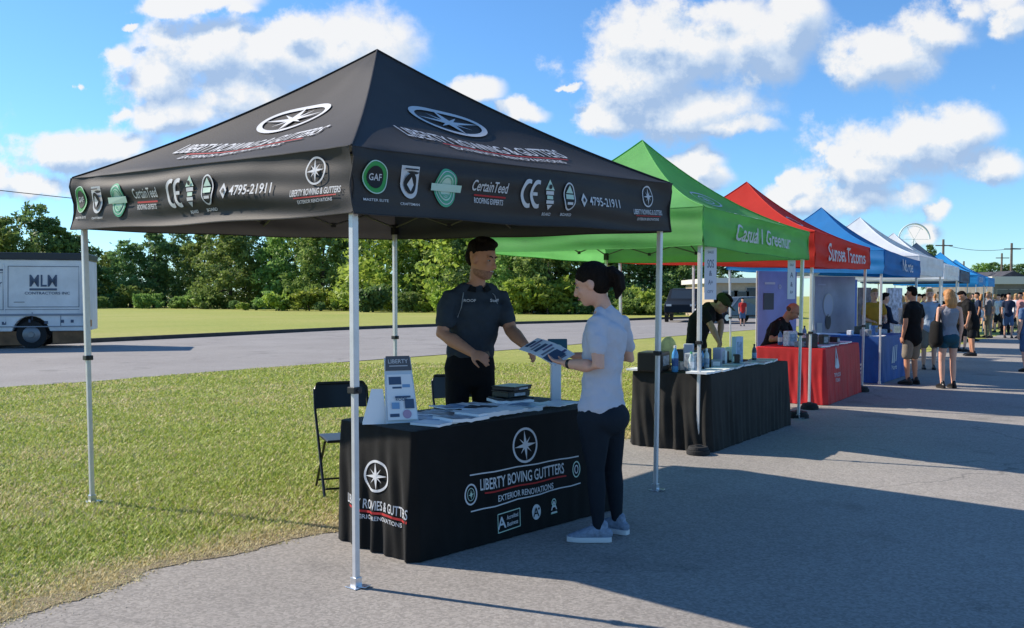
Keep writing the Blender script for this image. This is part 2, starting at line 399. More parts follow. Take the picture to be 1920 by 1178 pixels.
sheet('ground', [(-1500, -300), (1500, -300), (1500, 2500), (-1500, 2500)], 0, MG)
def strip(name, left, right, z, m):
    mb = MB(); n = len(left); mb.add([V((p[0], p[1], z)) for p in left] + [V((p[0], p[1], z)) for p in right], [(i, n + i, n + i + 1, i + 1) for i in range(n - 1)])
    o = mb.build(name, m); setp(o, kind='structure'); return o
strip('asphalt_lot', [(p.x, p.y) for p in EP], [(p.x + 120, p.y - 30 if i == 0 else p.y) for i, p in enumerate(EP)], .006, M_ASPH)
# front of the lot, under and behind the camera
sheet('asphalt_apron', [(-6.2, .6), (-30, -20), (60, -20), (114, -29.5), (EP[0].x + 60, EP[0].y)], .0055, M_ASPH)
# road beyond the lawn
nearp = [G(-500, 765), G(0, 728), G(180, 716), G(400, 698), G(600, 683), G(800, 668), G(1000, 653), G(1200, 636), G(1300, 628), G(1500, 612)]
farp = [G(-500, 690), G(0, 652), G(180, 643), G(400, 632), G(660, 619), G(880, 611), G(1090, 605), G(1220, 600), G(1320, 597), G(1500, 592)]
def smooth_path(P, n=12):
    out = []
    for i in range(len(P) - 1):
        p0, p1, p2, p3 = P[max(i - 1, 0)], P[i], P[i + 1], P[min(i + 2, len(P) - 1)]
        for k in range(n):
            t = k / n; out.append(.5 * ((2 * p1) + (p2 - p0) * t + (2 * p0 - 5 * p1 + 4 * p2 - p3) * t * t + (3 * p1 - p0 - 3 * p2 + p3) * t ** 3))
    out.append(P[-1]); return out
NP, FP = smooth_path(nearp), smooth_path(farp)
strip('road', FP, NP, .012, M_ROAD)
def kerb(name, P, w, h, m):
    mb = MB(); vs = []; n = len(P)
    for i, p in enumerate(P):
        t = (P[min(i + 1, n - 1)] - P[max(i - 1, 0)]).normalized(); nr = V((-t.y, t.x, 0))
        for a, z in ((0, -.02), (0.02, h), (w, h), (w + .02, -.02)): vs.append(V((p.x + nr.x * a, p.y + nr.y * a, z)))
    fs = [(4 * i + j, 4 * i + 4 + j, 4 * i + 5 + j, 4 * i + 1 + j) for i in range(n - 1) for j in range(3)]
    mb.add(vs, fs); o = mb.build(name, m); setp(o, kind='structure')
kerb('kerb', FP, .18, .15, mat('kerb_concrete', (.06, .055, .05), .9, var=.3, vscale=2, bump=.4))

# short mown grass: individual blades, denser near the camera (uncountable, one object)
def in_road(x, y):
    nx = np.array([p.x for p in NP]); ny = np.array([p.y for p in NP]); return y > np.interp(x, nx, ny) - .05
def make_grass():
    N = 400000
    u = NR.rand(N * 3); y = 3.2 * (22 / 3.2) ** (u ** .85); x = (NR.rand(N * 3) * 2 - 1) * (y * .66 + .6)
    ex = np.interp(y, EPn[:, 1], EPn[:, 0]); fr = NR.normal(size=N * 3) * .05
    ne = 60000; k = NR.rand(ne) ** 1.5 * 12.5 + 2.6; y[:ne] = k; x[:ne] = np.interp(k, EPn[:, 1], EPn[:, 0]) + .07 - np.abs(NR.normal(size=ne)) * .34; ex = np.interp(y, EPn[:, 1], EPn[:, 0])
    ok = (x < ex + fr + .03) & ~in_road(x, y) & (y < 20.5)
    x, y = x[ok][:N], y[ok][:N]; n = len(x); d = np.interp(y, EPn[:, 1], EPn[:, 0]) - x
    h = (.012 + .020 * NR.rand(n)) * (1 + y * .02); w = (.0018 + .0022 * NR.rand(n)) * (1 + y * .20)
    # clumpy height
    cl = np.sin(x * 5.1 + 1.3 * np.sin(y * 3.7)) * np.sin(y * 4.3 + 1.1 * np.sin(x * 4.9)); h *= 1 + .35 * cl
    h *= np.clip(.60 + d * .9, .60, 1)
    a = NR.rand(n) * 2 * np.pi; tl = .7 + NR.rand(n) * 1.3
    px, py = np.cos(a) * w, np.sin(a) * w; bx, by = -np.sin(a) * h * tl * .8, np.cos(a) * h * tl * .8
    co = np.zeros((n, 3, 3)); co[:, 0] = np.stack([x - px, y - py, 0 * x], 1); co[:, 1] = np.stack([x + px, y + py, 0 * x], 1); co[:, 2] = np.stack([x + bx, y + by, h], 1)
    me = bpy.data.meshes.new('grass'); me.vertices.add(n * 3); me.vertices.foreach_set('co', co.reshape(-1))
    me.loops.add(n * 3); me.loops.foreach_set('vertex_index', np.arange(n * 3, dtype=np.int32)); me.polygons.add(n); me.polygons.foreach_set('loop_start', np.arange(0, n * 3, 3, dtype=np.int32))
    me.update()
    at = me.color_attributes.new('tone', 'FLOAT_COLOR', 'POINT')
    green = np.array([.33, .43, .075]); lime = np.array([.48, .53, .12]); straw = np.array([.66, .57, .31])
    pt = .5 + .5 * np.sin(x * 1.7 + 2 * np.sin(y * 1.1)) * np.sin(y * 1.9 + 1.5 * np.sin(x * 1.3)); r = NR.rand(n)
    ps = np.clip(.14 + .40 * pt * pt + np.clip(1.1 - d / .65, 0, 1) * .85, 0, .96) 
    isS = (NR.rand(n) < ps); c = green[None] * (1 - r[:, None]) + lime[None] * r[:, None]; c[isS] = straw * (.75 + .5 * NR.rand(isS.sum())[:, None])
    cc = np.ones((n, 3, 4)); cc[:, :, :3] = c[:, None, :]; at.data.foreach_set('color', cc.reshape(-1))
    mt = bpy.data.materials.new('grass_blade'); mt.use_nodes = True; nt = mt.node_tree; b = nt.nodes['Principled BSDF']; b.inputs['Roughness'].default_value = .6; b.inputs['Specular IOR Level'].default_value = .25
    an = nt.nodes.new('ShaderNodeAttribute'); an.attribute_name = 'tone'; nt.links.new(an.outputs['Color'], b.inputs['Base Color'])
    t = nt.nodes.new('ShaderNodeBsdfTranslucent'); mx = nt.nodes.new('ShaderNodeMixShader'); mx.inputs[0].default_value = .3; nt.links.new(an.outputs['Color'], t.inputs[0])
    nt.links.new(b.outputs[0], mx.inputs[1]); nt.links.new(t.outputs[0], mx.inputs[2]); nt.links.new(mx.outputs[0], nt.nodes['Material Output'].inputs[0])
    me.materials.append(mt); o = link_mesh('grass', me); setp(o, 'short mown grass with straw patches along the asphalt edge', 'grass', kind='stuff')
make_grass()
# dead-grass litter and soil along the asphalt edge: a thin irregular strip lying on the ground
def fringe():
    L_, R_ = [], []
    for i, p in enumerate(EP):
        if p.y > 16: break
        a, b = EP[max(i - 1, 0)], EP[min(i + 1, len(EP) - 1)]; t = (b - a).normalized(); nr = V((-t.y, t.x, 0))
        w = .16 + .08 * math.sin(p.y * 2.3) + NR.normal() * .03; L_.append(p + nr * w); R_.append(p - nr * (.015 + abs(NR.normal()) * .02))
    strip('soil_edge', L_, R_, .010, mat('dry_soil', (.15, .115, .07), .95, col2=(.40, .33, .20), vscale=38, bump=1.0, bscale=90))
fringe()

# ================================================================== trees
def leaf_mat(name, c1, c2, c3):
    mt = bpy.data.materials.new(name); mt.use_nodes = True; nt = mt.node_tree; N = nt.nodes; L = nt.links; b = N['Principled BSDF']
    b.inputs['Roughness'].default_value = .55; b.inputs['Specular IOR Level'].default_value = .3
    an = N.new('ShaderNodeAttribute'); an.attribute_name = 'leaf'; oi = N.new('ShaderNodeObjectInfo')
    cr = N.new('ShaderNodeValToRGB'); cr.color_ramp.elements[0].color = (*c1, 1); cr.color_ramp.elements[1].color = (*c3, 1); e = cr.color_ramp.elements.new(.5); e.color = (*c2, 1)
    L.new(an.outputs['Fac'], cr.inputs[0])
    hs = N.new('ShaderNodeHueSaturation'); mr = N.new('ShaderNodeMapRange'); mr.inputs[3].default_value = .75; mr.inputs[4].default_value = 1.25; L.new(oi.outputs['Random'], mr.inputs[0]); L.new(mr.outputs[0], hs.inputs['Value'])
    mr2 = N.new('ShaderNodeMapRange'); mr2.inputs[3].default_value = .485; mr2.inputs[4].default_value = .515; L.new(oi.outputs['Random'], mr2.inputs[0]); L.new(mr2.outputs[0], hs.inputs['Hue'])
    L.new(cr.outputs[0], hs.inputs['Color']); L.new(hs.outputs[0], b.inputs['Base Color'])
    t = N.new('ShaderNodeBsdfTranslucent'); L.new(hs.outputs[0], t.inputs[0]); mx = N.new('ShaderNodeMixShader'); mx.inputs[0].default_value = .45
    L.new(b.outputs[0], mx.inputs[1]); L.new(t.outputs[0], mx.inputs[2]); L.new(mx.outputs[0], N['Material Output'].inputs[0]); return mt
LEAF = [leaf_mat('leaf_dark', (.075, .145, .055), (.14, .23, .075), (.24, .35, .12)),
        leaf_mat('leaf_mid', (.12, .21, .055), (.22, .33, .08), (.36, .47, .14)),
        leaf_mat('leaf_lime', (.17, .25, .035), (.30, .40, .058), (.46, .54, .11))]
BARK = mat('bark', (.07, .055, .04), .9, var=.4, vscale=10, bump=.5)
def crown_mesh(name, lobes, nleaf, ls, seed, m):
    r = np.random.RandomState(seed); C = []
    for (cx, cy, cz, rx, ry, rz) in lobes:
        k = int(nleaf / len(lobes) / 26) + 1
        d = r.normal(size=(k, 3)); d /= np.linalg.norm(d, axis=1)[:, None]; rr = (.55 + .5 * r.rand(k)) [:, None]
        cc = d * rr * np.array([rx, ry, rz]) + np.array([cx, cy, cz])   # twig clusters near the lobe's skin
        sz = (.10 + .13 * r.rand(k)) * (rx + rz) / 2
        p = cc[:, None, :] + r.normal(size=(k, 26, 3)) * sz[:, None, None] * np.array([1, 1, .7]); C.append((p.reshape(-1, 3), np.repeat(r.rand(k), 26)))
    P = np.concatenate([c[0] for c in C]); T = np.concatenate([c[1] for c in C]); n = len(P)
    a = r.normal(size=(n, 3)); a /= np.linalg.norm(a, axis=1)[:, None]; b = np.cross(a, r.normal(size=(n, 3)) + np.array([0, 0, .6])); b /= np.linalg.norm(b, axis=1)[:, None] + 1e-9
    s = ls * (.6 + .8 * r.rand(n))[:, None]; co = np.zeros((n, 4, 3))
    co[:, 0] = P - a * s; co[:, 1] = P + b * s * .5; co[:, 2] = P + a * s; co[:, 3] = P - b * s * .5
    me = bpy.data.meshes.new(name); me.vertices.add(n * 4); me.vertices.foreach_set('co', co.reshape(-1)); me.loops.add(n * 4); me.loops.foreach_set('vertex_index', np.arange(n * 4, dtype=np.int32))
    me.polygons.add(n); me.polygons.foreach_set('loop_start', np.arange(0, n * 4, 4, dtype=np.int32)); me.update()
    at = me.attributes.new('leaf', 'FLOAT', 'POINT'); at.data.foreach_set('value', np.repeat(np.clip(.65 * T + .45 * r.rand(n) - .05, 0, 1), 4).astype(np.float32))
    me.materials.append(m); return me
def trunk_mesh(h, r0, seed, lobes):
    r = random.Random(seed); mb = MB(); top = V((r.uniform(-.3, .3), r.uniform(-.3, .3), h * .75))
    mb.loft([V((0, 0, -.1)), V((r.uniform(-.1, .1), 0, h * .2)), V((r.uniform(-.2, .2), 0, h * .45)), top], [r0 * 1.3, r0, r0 * .7, r0 * .25], n=8)
    for (cx, cy, cz, rx, ry, rz) in lobes[:6]:
        s0 = V((0, 0, h * r.uniform(.2, .45))); e = V((cx, cy, cz)); mb.loft([s0, s0.lerp(e, .5) + V((0, 0, .1 * h * .3)), e], [r0 * .45, r0 * .3, r0 * .1], n=6)
    me = bpy.data.meshes.new('trunk'); me.from_pydata([tuple(p) for p in mb.v], [], mb.f); me.materials.append(BARK); return me
def tree_proto(h, w, seed, nleaf, ls, m, low=-.05):
    r = random.Random(seed); lobes = []
    for k in range(11):
        t = (k + .5) / 11; z = h * lerp(low + .12, .93, t); a = k * 2.4 + r.uniform(-.5, .5)
        prof = math.sin(math.pi * min(1, .32 + t * .70)) ** .6; rad = w * .5 * prof * r.uniform(.45, .85); rr = w * r.uniform(.19, .30) * (1.1 - t * .35)
        lobes.append((rad * math.cos(a), rad * math.sin(a), z, rr, rr, rr * r.uniform(.65, .95)))
    return (crown_mesh('crown', lobes, nleaf, ls, seed, m), trunk_mesh(h, .022 * h, seed, lobes))
protos = {'dark': [tree_proto(12, 8.0, 3, 9000, .22, LEAF[0]), tree_proto(13, 7.0, 5, 9000, .22, LEAF[0]), tree_proto(11, 9.0, 17, 9000, .22, LEAF[0])],
          'mid': [tree_proto(11, 8.5, 8, 9000, .22, LEAF[1]), tree_proto(10, 8.0, 13, 9000, .22, LEAF[1])],
          'lime': [tree_proto(8, 8.0, 21, 8000, .22, LEAF[2], -.05), tree_proto(7, 8.5, 27, 8000, .20, LEAF[2], -.05)]}
def shrub_proto(seed, m):
    r = random.Random(seed); lobes = []
    for k in range(7): lobes.append((r.uniform(-1.3, 1.3), r.uniform(-.8, .8), r.uniform(.5, 1.5), r.uniform(.6, 1.0), r.uniform(.6, .9), r.uniform(.45, .75)))
    return crown_mesh('foliage', lobes, 2600, .16, seed, m), trunk_mesh(1.8, .05, seed, lobes)
sprotos = {'mid': [shrub_proto(31, LEAF[1]), shrub_proto(32, LEAF[1])], 'lime': [shrub_proto(33, LEAF[2]), shrub_proto(34, LEAF[2])], 'dark': [shrub_proto(35, LEAF[0])]}
def place_tree(name, pr, loc, s, rz, label, cat, group):
    t = thing(name, label, cat, loc, group); t.rotation_euler = (0, 0, rz); t.scale = (s[0], s[0], s[1])
    a = bpy.data.objects.new('crown' if cat == 'tree' else 'foliage', pr[0]); b = bpy.data.objects.new('trunk' if cat == 'tree' else 'stem', pr[1])
    for o in (a, b): COL.objects.link(o); o.parent = t
    return t
KD = {'dark': 'dark green', 'mid': 'mid green', 'lime': 'yellow-green'}
# px, top py, base py, kind
TR = [(-60, 420, 577, 'mid'), (5, 404, 578, 'mid'), (62, 384, 577, 'dark'), (118, 424, 577, 'mid'), (150, 432, 577, 'dark'), (205, 470, 576, 'mid'), (245, 446, 577, 'dark'), (290, 425, 577, 'dark'), (335, 438, 576, 'dark'),
      (385, 430, 577, 'mid'), (432, 412, 579, 'mid'), (468, 425, 578, 'dark'), (515, 430, 578, 'dark'), (556, 404, 579, 'mid'), (605, 400, 580, 'mid'), (645, 428, 578, 'dark'), (695, 405, 581, 'dark'), (745, 405, 582, 'lime'),
      (800, 405, 583, 'mid'), (850, 408, 584, 'lime'), (905, 418, 585, 'dark'), (955, 440, 587, 'mid'), (985, 440, 586, 'dark'), (1030, 425, 588, 'mid'), (1075, 450, 587, 'dark'), (1130, 430, 588, 'dark'), (1180, 440, 588, 'dark'), (1222, 435, 588, 'dark'), (1268, 450, 588, 'mid'), (1330, 470, 585, 'dark')]
near_words = ['at the far left behind the van', 'left of the canopy behind the van roof', 'tallest one left of the black canopy, above the van', 'just left of the black canopy edge', 'seen beside the back left pole', 'low one beside the sky gap by the left pole', 'right of the sky gap', 'third from the left pole', 'left of the broad light tree', 'with small gaps of sky above it', 'broad leafy one mid way between left pole and front pole', 'right of the broad leafy one', 'in deep shade mid field', 'with bushy crown left of the front pole', 'just left of the front pole', 'behind the front pole', 'right of the front pole', 'between the front pole and back pole', 'left of the standing man', 'behind the shoulder of the standing man', 'behind the head of the standing man', 'right of the standing man', 'under the green canopy left half', 'between the man and the woman', 'behind the face of the woman', 'behind the hair of the woman', 'right of the woman under the red canopy edge', 'behind the right front pole', 'behind the green table', 'behind the hanging sign']
for i, (px, ty, by, kd) in enumerate(TR):
    p = G(px, by); H = zAt(ty, p.y); pr = protos[kd][i % len(protos[kd])]; ph = {'dark': (12, 13, 11), 'mid': (11, 10), 'lime': (8, 7)}[kd][i % len(protos[kd])]
    s = H / (ph * 1.02); place_tree('broadleaf_tree', pr, (p.x, p.y, 0), (max(s, .8) * 1.05, s), i * 1.7, KD[kd] + ' tree ' + near_words[i], 'tree', 'trees along the far edge of the field')
k = 0
for px in range(172, 1262, 24):
    by = 577 + (px - 175) / 1060 * 14 + random.uniform(-1, 1.5); p = G(px + random.uniform(-14, 14), by); kd = random.choice(['mid', 'lime', 'mid', 'dark', 'lime'])
    if 950 < px < 1070: kd = 'lime'
    hpx = random.choice([random.uniform(14, 26), random.uniform(24, 40), random.uniform(38, 60)]) + (26 if 980 < px < 1080 else 0); H = hpx / FPX * p.y
    if px < 265: lb = 'in front of the trees right of the van'
    elif px < 660: lb = 'at the foot of the trees between the two left poles'
    elif px < 860: lb = 'at the foot of the trees between front pole and man'
    elif px < 1080: lb = 'at the foot of the trees between man and woman'
    else: lb = 'at the foot of the trees right of the woman'
    place_tree('wild_shrub', sprotos[kd][k % len(sprotos[kd])], (p.x, p.y, 0), (H / 2.0, H / 2.2), k * 1.3, 'leafy %s shrub ' % KD[kd] + lb, 'shrub', 'shrubs %s' % lb); k += 1
# far trees on the right, beyond the market
for i, (px, ty, by, kd) in enumerate([(1838, 486, 562, 'mid'), (1862, 494, 562, 'dark'), (1888, 488, 562, 'mid'), (1915, 497, 562, 'dark'), (1945, 490, 562, 'mid'), (1742, 462, 560, 'dark'), (1806, 505, 561, 'dark'), (1445, 520, 569, 'dark')]):
    p = G(px, by); H = zAt(ty, p.y); s = H / 12
    place_tree('broadleaf_tree', protos[kd][i % 2], (p.x, p.y, 0), (s * (1.1 if px != 1742 else .55), s), i * 2.1, ['hazy green tree at the left of the far right clump', 'darker tree second in the far right clump', 'pale green tree between the two far utility poles', 'dark tree near the right picture edge beyond the crowd', 'tree at the very right edge beyond the crowd', 'narrow tree top poking up behind the white canopies', 'low dark tree beyond the last blue canopy', 'dark tree beyond the red canopy'][i], 'tree', 'trees beyond the market')

def litter():
    r = np.random.RandomState(4); mb = MB(); rr_ = random.Random(4)
    for i in range(900):
        y = 3.2 + 11 * rr_.random() ** 1.3; ex = float(np.interp(y, EPn[:, 1], EPn[:, 0])); x = ex + abs(rr_.gauss(0, .25)) + .02 if i % 3 else ex + rr_.random() * 6
        s_ = rr_.uniform(.003, .007); a_ = rr_.random() * 6.28; c_ = V((x, y, .008)); e1 = V((math.cos(a_), math.sin(a_), 0)) * s_; e2 = V((-math.sin(a_), math.cos(a_), 0)) * s_ * .6
        mb.add([c_ + e1, c_ + e2, c_ - e1, c_ - e2, c_ + V((0, 0, s_ * .35))], [(0, 1, 4), (1, 2, 4), (2, 3, 4), (3, 0, 4)])
    o = mb.build('gravel', mat('gravel_bits', (.34, .30, .22), .9, col2=(.62, .55, .42), vscale=40)); setp(o, 'loose gravel and dry bits scattered along the asphalt edge', 'gravel', kind='stuff')
litter()
# ================================================================== pop-up canopies
def cloth_mat(name, c, trans, var=.12):
    return mat(name, c, .62, var=var, vscale=1.6, bump=.12, bscale=180, trans=trans, spec=.3)
class Tent:
    """A near-left pole foot, B near-right/far-row pole, C back-left, D back; heights per corner; faces AB (aisle side) and CA (left side) carry the prints"""
    def __init__(s, name, label, A, B, C, D, zb, zt, apex, m, k=.18, over=.075, sag=.05, wr=.010, inner=None, seed=0, legs='ABCD', weights=''):
        s.A, s.B, s.C, s.D = [V((p[0], p[1], 0)) for p in (A, B, C, D)]
        s.k, s.sag, s.wr, s.seed = k, sag, wr, seed
        cen = (s.A + s.B + s.C + s.D) / 4
        s.cor = {}
        for q, p in zip('ABCD', (s.A, s.B, s.C, s.D)):
            o = p + (p - cen).normalized() * over * 1.4; s.cor[q] = o
        s.zb = dict(zip('ABCD', zb)); s.zt = dict(zip('ABCD', zt)); s.apex = V(apex); s.seq = 'CABD'
        s.root = thing(name, label, 'canopy tent', tuple(cen), 'pop-up canopies in a row along the asphalt')
        s.build(m, inner or m, legs, weights)
    def valance(s, e, u, v, off=0.0):
        p, q = e; P, Q = s.cor[p], s.cor[q]; pos = P.lerp(Q, u); z = lerp(lerp(s.zb[p], s.zb[q], u), lerp(s.zt[p], s.zt[q], u), v)
        t = (Q - P).normalized(); nrm = V((t.y, -t.x, 0))
        L_ = (Q - P).length; x = u * L_; edge = max(0, math.sin(math.pi * u)) ** .5
        w = s.wr * (math.sin(v * 9 + x * 1.1 + s.seed) * .8 + math.sin(v * 15 + x * .6 + s.seed * 2 + math.sin(x * 2.3)) * .55 + .6 * math.sin(x * 3.1 + v * 2 + s.seed)) * (.35 + .65 * edge)
        cd = min(u, 1 - u) * L_; w += s.wr * .9 * math.exp(-cd / .35) * math.sin((cd * 9 + (1 - v) * 6 + (v - .5) * cd * 12) + s.seed)
        slack = -.018 * math.sin(math.pi * u) * (1 - v) ; z -= .010 * math.sin(math.pi * u) * (1 - v) + .004 * math.sin(x * 5 + s.seed) * (1 - v)
        r = pos + nrm * (w + slack + off); return V((r.x, r.y, z))
    def roof(s, e, u, h, off=0.0):
        p, q = e; P, Q = s.cor[p], s.cor[q]; b = P.lerp(Q, u); zt = lerp(s.zt[p], s.zt[q], u); ap = s.apex
        pos = b.lerp(V((ap.x, ap.y, 0)), h); z = zt + (ap.z - zt) * (h - s.k * h * (1 - h) * 1.6)
        z -= s.sag * math.sin(math.pi * u) * math.sin(math.pi * min(1, h * 1.15)) * 1.2 if h < .87 else 0
        z -= .006 * math.sin(u * 14 + s.seed) * (1 - h) * math.sin(math.pi * u)
        t = (Q - P).normalized(); nrm = V((t.y, -t.x, 0)) * .45 + V((0, 0, .89))
        r = V((pos.x, pos.y, z)) + nrm * off; return r
    def build(s, m, inner, legs, weights):
        root = s.root; mb = MB(); NU, NV, NH = (120, 30, 30) if s.seed == 1.0 else (64, 16, 26)
        for e in ('CA', 'AB', 'BD', 'DC'):
            vs = [s.valance(e, i / NU, j / NV) for j in range(NV + 1) for i in range(NU + 1)]
            vs2 = [s.roof(e, i / NU, j / NH) for j in range(NH + 1) for i in range(NU + 1)]
            w = NU + 1
            for i in range(NU + 1): vs2[i] = vs[NV * w + i].copy(); 
            mb.add(vs, [(j * w + i, j * w + i + 1, (j + 1) * w + i + 1, (j + 1) * w + i) for j in range(NV) for i in range(NU)])
            mb.add(vs2, [(j * w + i, j * w + i + 1, (j + 1) * w + i + 1, (j + 1) * w + i) for j in range(NH) for i in range(NU)])
        s.canopy = mb.build('canopy', m, root, smooth=True)
        # corner and ridge seam tape
        sb = MB()
        for q, e in (('A', 'AB'), ('B', 'BD'), ('C', 'CA'), ('D', 'DC')):
            pts = [s.roof(e, 0, h / 14) + V((0, 0, .006)) for h in range(15)]; sb.tube(pts, .007, 6)
            sb.tube([s.valance(e, 0, j / 6) for j in range(7)], .006, 6)
            nxt = {'AB': 'B', 'BD': 'D', 'CA': 'A', 'DC': 'C'}[e]
            sb.tube([s.valance(e, i / 30, 0) for i in range(31)], .0045, 5); sb.tube([s.valance(e, i / 30, 1, .001) for i in range(31)], .0038, 5)
        sb.build('seam_tape', inner, root)
        # legs
        for q in 'ABCD':
            if q not in legs: continue
            p = {'A': s.A, 'B': s.B, 'C': s.C, 'D': s.D}[q]; top = s.cor[q].lerp(V((s.apex.x, s.apex.y, 0)), .035)
            zt = s.zb[q] + .12; T = V((top.x, top.y, zt)); B_ = V((p.x, p.y, .006)); mid = B_.lerp(T, .50)
            d = (T - B_).normalized(); fr = math.atan2((s.B - s.A).y, (s.B - s.A).x)
            lg = MB()
            def sq(a, b, w):
                rot = Matrix.Rotation(fr, 3, 'Z'); ex, ey = rot @ V((w, 0, 0)), rot @ V((0, w, 0)); ch = .25
                ring = []
                for sx, sy in ((1, 1 - ch), (1 - ch, 1), (-1 + ch, 1), (-1, 1 - ch), (-1, -1 + ch), (-1 + ch, -1), (1 - ch, -1), (1, -1 + ch)): ring.append(ex * sx / 1 + ey * sy / 1)
                vs = [a + r_ for r_ in ring] + [b + r_ for r_ in ring]
                lg.add(vs, [(i, (i + 1) % 8, 8 + (i + 1) % 8, 8 + i) for i in range(8)] + [tuple(range(7, -1, -1)), tuple(range(8, 16))])
            sq(B_ + V((0, 0, .006)), mid + V((0, 0, .02)), .0155); sq(mid, T, .0195)
            leg = lg.build('leg', metal_white, root)
            fp = MB(); fp.box(B_ + V((0, 0, .004)), (.085, .085, .006), fr); fp.box(B_ + V((.045, -.01, .010)), (.06, .05, .005), fr + .3); fp.box(B_ + V((0, 0, .03)), (.045, .045, .05), fr)
            bevel(fp.build('foot_plate', chrome, leg), .003)
            cl = MB(); cl.box(mid + V((0, 0, .005)), (.056, .056, .035), fr); cl.cyl(mid + V((0, 0, .005)), mid + V((.028, -.028, .005)), .010, n=10)
            bevel(cl.build('height_clip', metal_dark, leg), .004)
            br = MB(); br.box(T + V((0, 0, -.03)), (.055, .055, .10), fr); br.build('bracket', metal_dark, leg)
        # truss: scissor bars along each side
        tr = MB(); jt = MB()
        for e in ('CA', 'AB', 'BD', 'DC'):
            P, Q = [s.cor[c].lerp(V((s.apex.x, s.apex.y, 0)), .035) for c in e]; za, zb_ = s.zb[e[0]] + .05, s.zb[e[1]] + .05; n = 4
            for i in range(n):
                for hi in (0, 1):
                    a = P.lerp(Q, i / n); b = P.lerp(Q, (i + 1) / n); lo, up = .06, .27
                    z0 = lerp(za, zb_, i / n); z1 = lerp(za, zb_, (i + 1) / n)
                    if hi: tr.tube([V((a.x, a.y, z0 + lo)), V((b.x, b.y, z1 + up))], .009, 6)
                    else: tr.tube([V((a.x, a.y, z0 + up)), V((b.x, b.y, z1 + lo))], .009, 6)
                if i: jt.box(V((a.x, a.y, z0 + .06)), (.04, .04, .04)); jt.box(V((a.x, a.y, z0 + .27)), (.035, .035, .035))
        mids = [(s.cor[a] + s.cor[b]) / 2 for a, b in ('CA', 'AB', 'BD', 'DC')]; c0 = V((s.apex.x, s.apex.y, 0)); zm = sum(s.zb.values()) / 4
        for mp in mids:
            p1 = mp.lerp(c0, .04)
            for i in range(2):
                a = p1.lerp(c0, i / 2); b = p1.lerp(c0, (i + 1) / 2)
                za, zb2 = zm + .11 + i * .18, zm + .11 + (i + 1) * .18
                tr.tube([V((a.x, a.y, za)), V((b.x, b.y, zb2 + .2))], .009, 6); tr.tube([V((a.x, a.y, za + .2)), V((b.x, b.y, zb2))], .009, 6)
        tr.add(jt.v, jt.f, 1); tr.build('truss', [mat('truss_grey', (.10, .10, .105), .5, .3), metal_dark], root)
        pk = MB(); pk.cyl(V((c0.x, c0.y, zm + .3)), V((c0.x, c0.y, s.apex.z - .10)), .014, n=10); pk.cyl(V((c0.x, c0.y, s.apex.z - .13)), V((c0.x, c0.y, s.apex.z - .09)), .04, .02); pk.build('centre_pole', metal_white, root)
    def fv(s, e, H):      # metric -> valance: x from left end, y from bottom
        L_ = (s.cor[e[1]] - s.cor[e[0]]).length
        return lambda x, y, off: s.valance(e, x / L_, y / H, off)
    def fr(s, e):
        L_ = (s.cor[e[1]] - s.cor[e[0]]).length; mid = (s.cor[e[0]] + s.cor[e[1]]) / 2; SL = (V((s.apex.x, s.apex.y, s.apex.z)) - V((mid.x, mid.y, s.zt[e[0]]))).length
        return lambda x, y, off: s.roof(e, .5 + x / (L_ * (1 - y / SL)), y / SL, off + .004)
def tent_px(name, label, m, A, B, C, bots, tops, apex_px, D=None, **k):
    A_, B_, C_ = G(*A), G(*B), G(*C); D_ = V(D) if D else B_ + C_ - A_
    cen = (A_ + B_ + C_ + D_) / 4
    def oz(p, py): o = p + (p - cen).normalized() * k.get('over', .075) * 1.4; return zAt(py, o.y)
    zb = [oz(A_, bots[0]), oz(B_, bots[1]), oz(C_, bots[2])]; zt = [oz(A_, tops[0]), oz(B_, tops[1]), oz(C_, tops[2])]
    zb.append(zb[1] + zb[2] - zb[0]); zt.append(zt[1] + zt[2] - zt[0])
    ap = atY(apex_px[0], apex_px[1], cen.y)
    print(name, 'AB', (B_ - A_).length, 'AC', (C_ - A_).length, 'zb', zb, 'zt', zt, 'apex', tuple(ap))
    return Tent(name, label, A_, B_, C_, D_, zb, zt, ap, m, **k)
C_BLACK = cloth_mat('canopy_black', (.048, .045, .0445), .22)
C_GREEN = cloth_mat('canopy_green', (.18, .52, .16), .50)
C_RED = cloth_mat('canopy_red', (.60, .035, .022), .42)
C_BLUE = cloth_mat('canopy_blue', (.012, .18, .48), .36)
C_WHITE = cloth_mat('canopy_white', (.72, .76, .82), .35)
C_GREY = cloth_mat('canopy_navy', (.02, .05, .10), .12)
C_BLUE2 = cloth_mat('canopy_sky_blue', (.03, .30, .68), .35)
T1 = tent_px('canopy_tent', 'large black pop-up canopy with printed logos over the nearest table', C_BLACK, (668, 1103), (1229, 921), (173, 943), (399, 434, 430), (274, 345, 335), (707, 95), k=.15, sag=.06, wr=.015, seed=1.0)
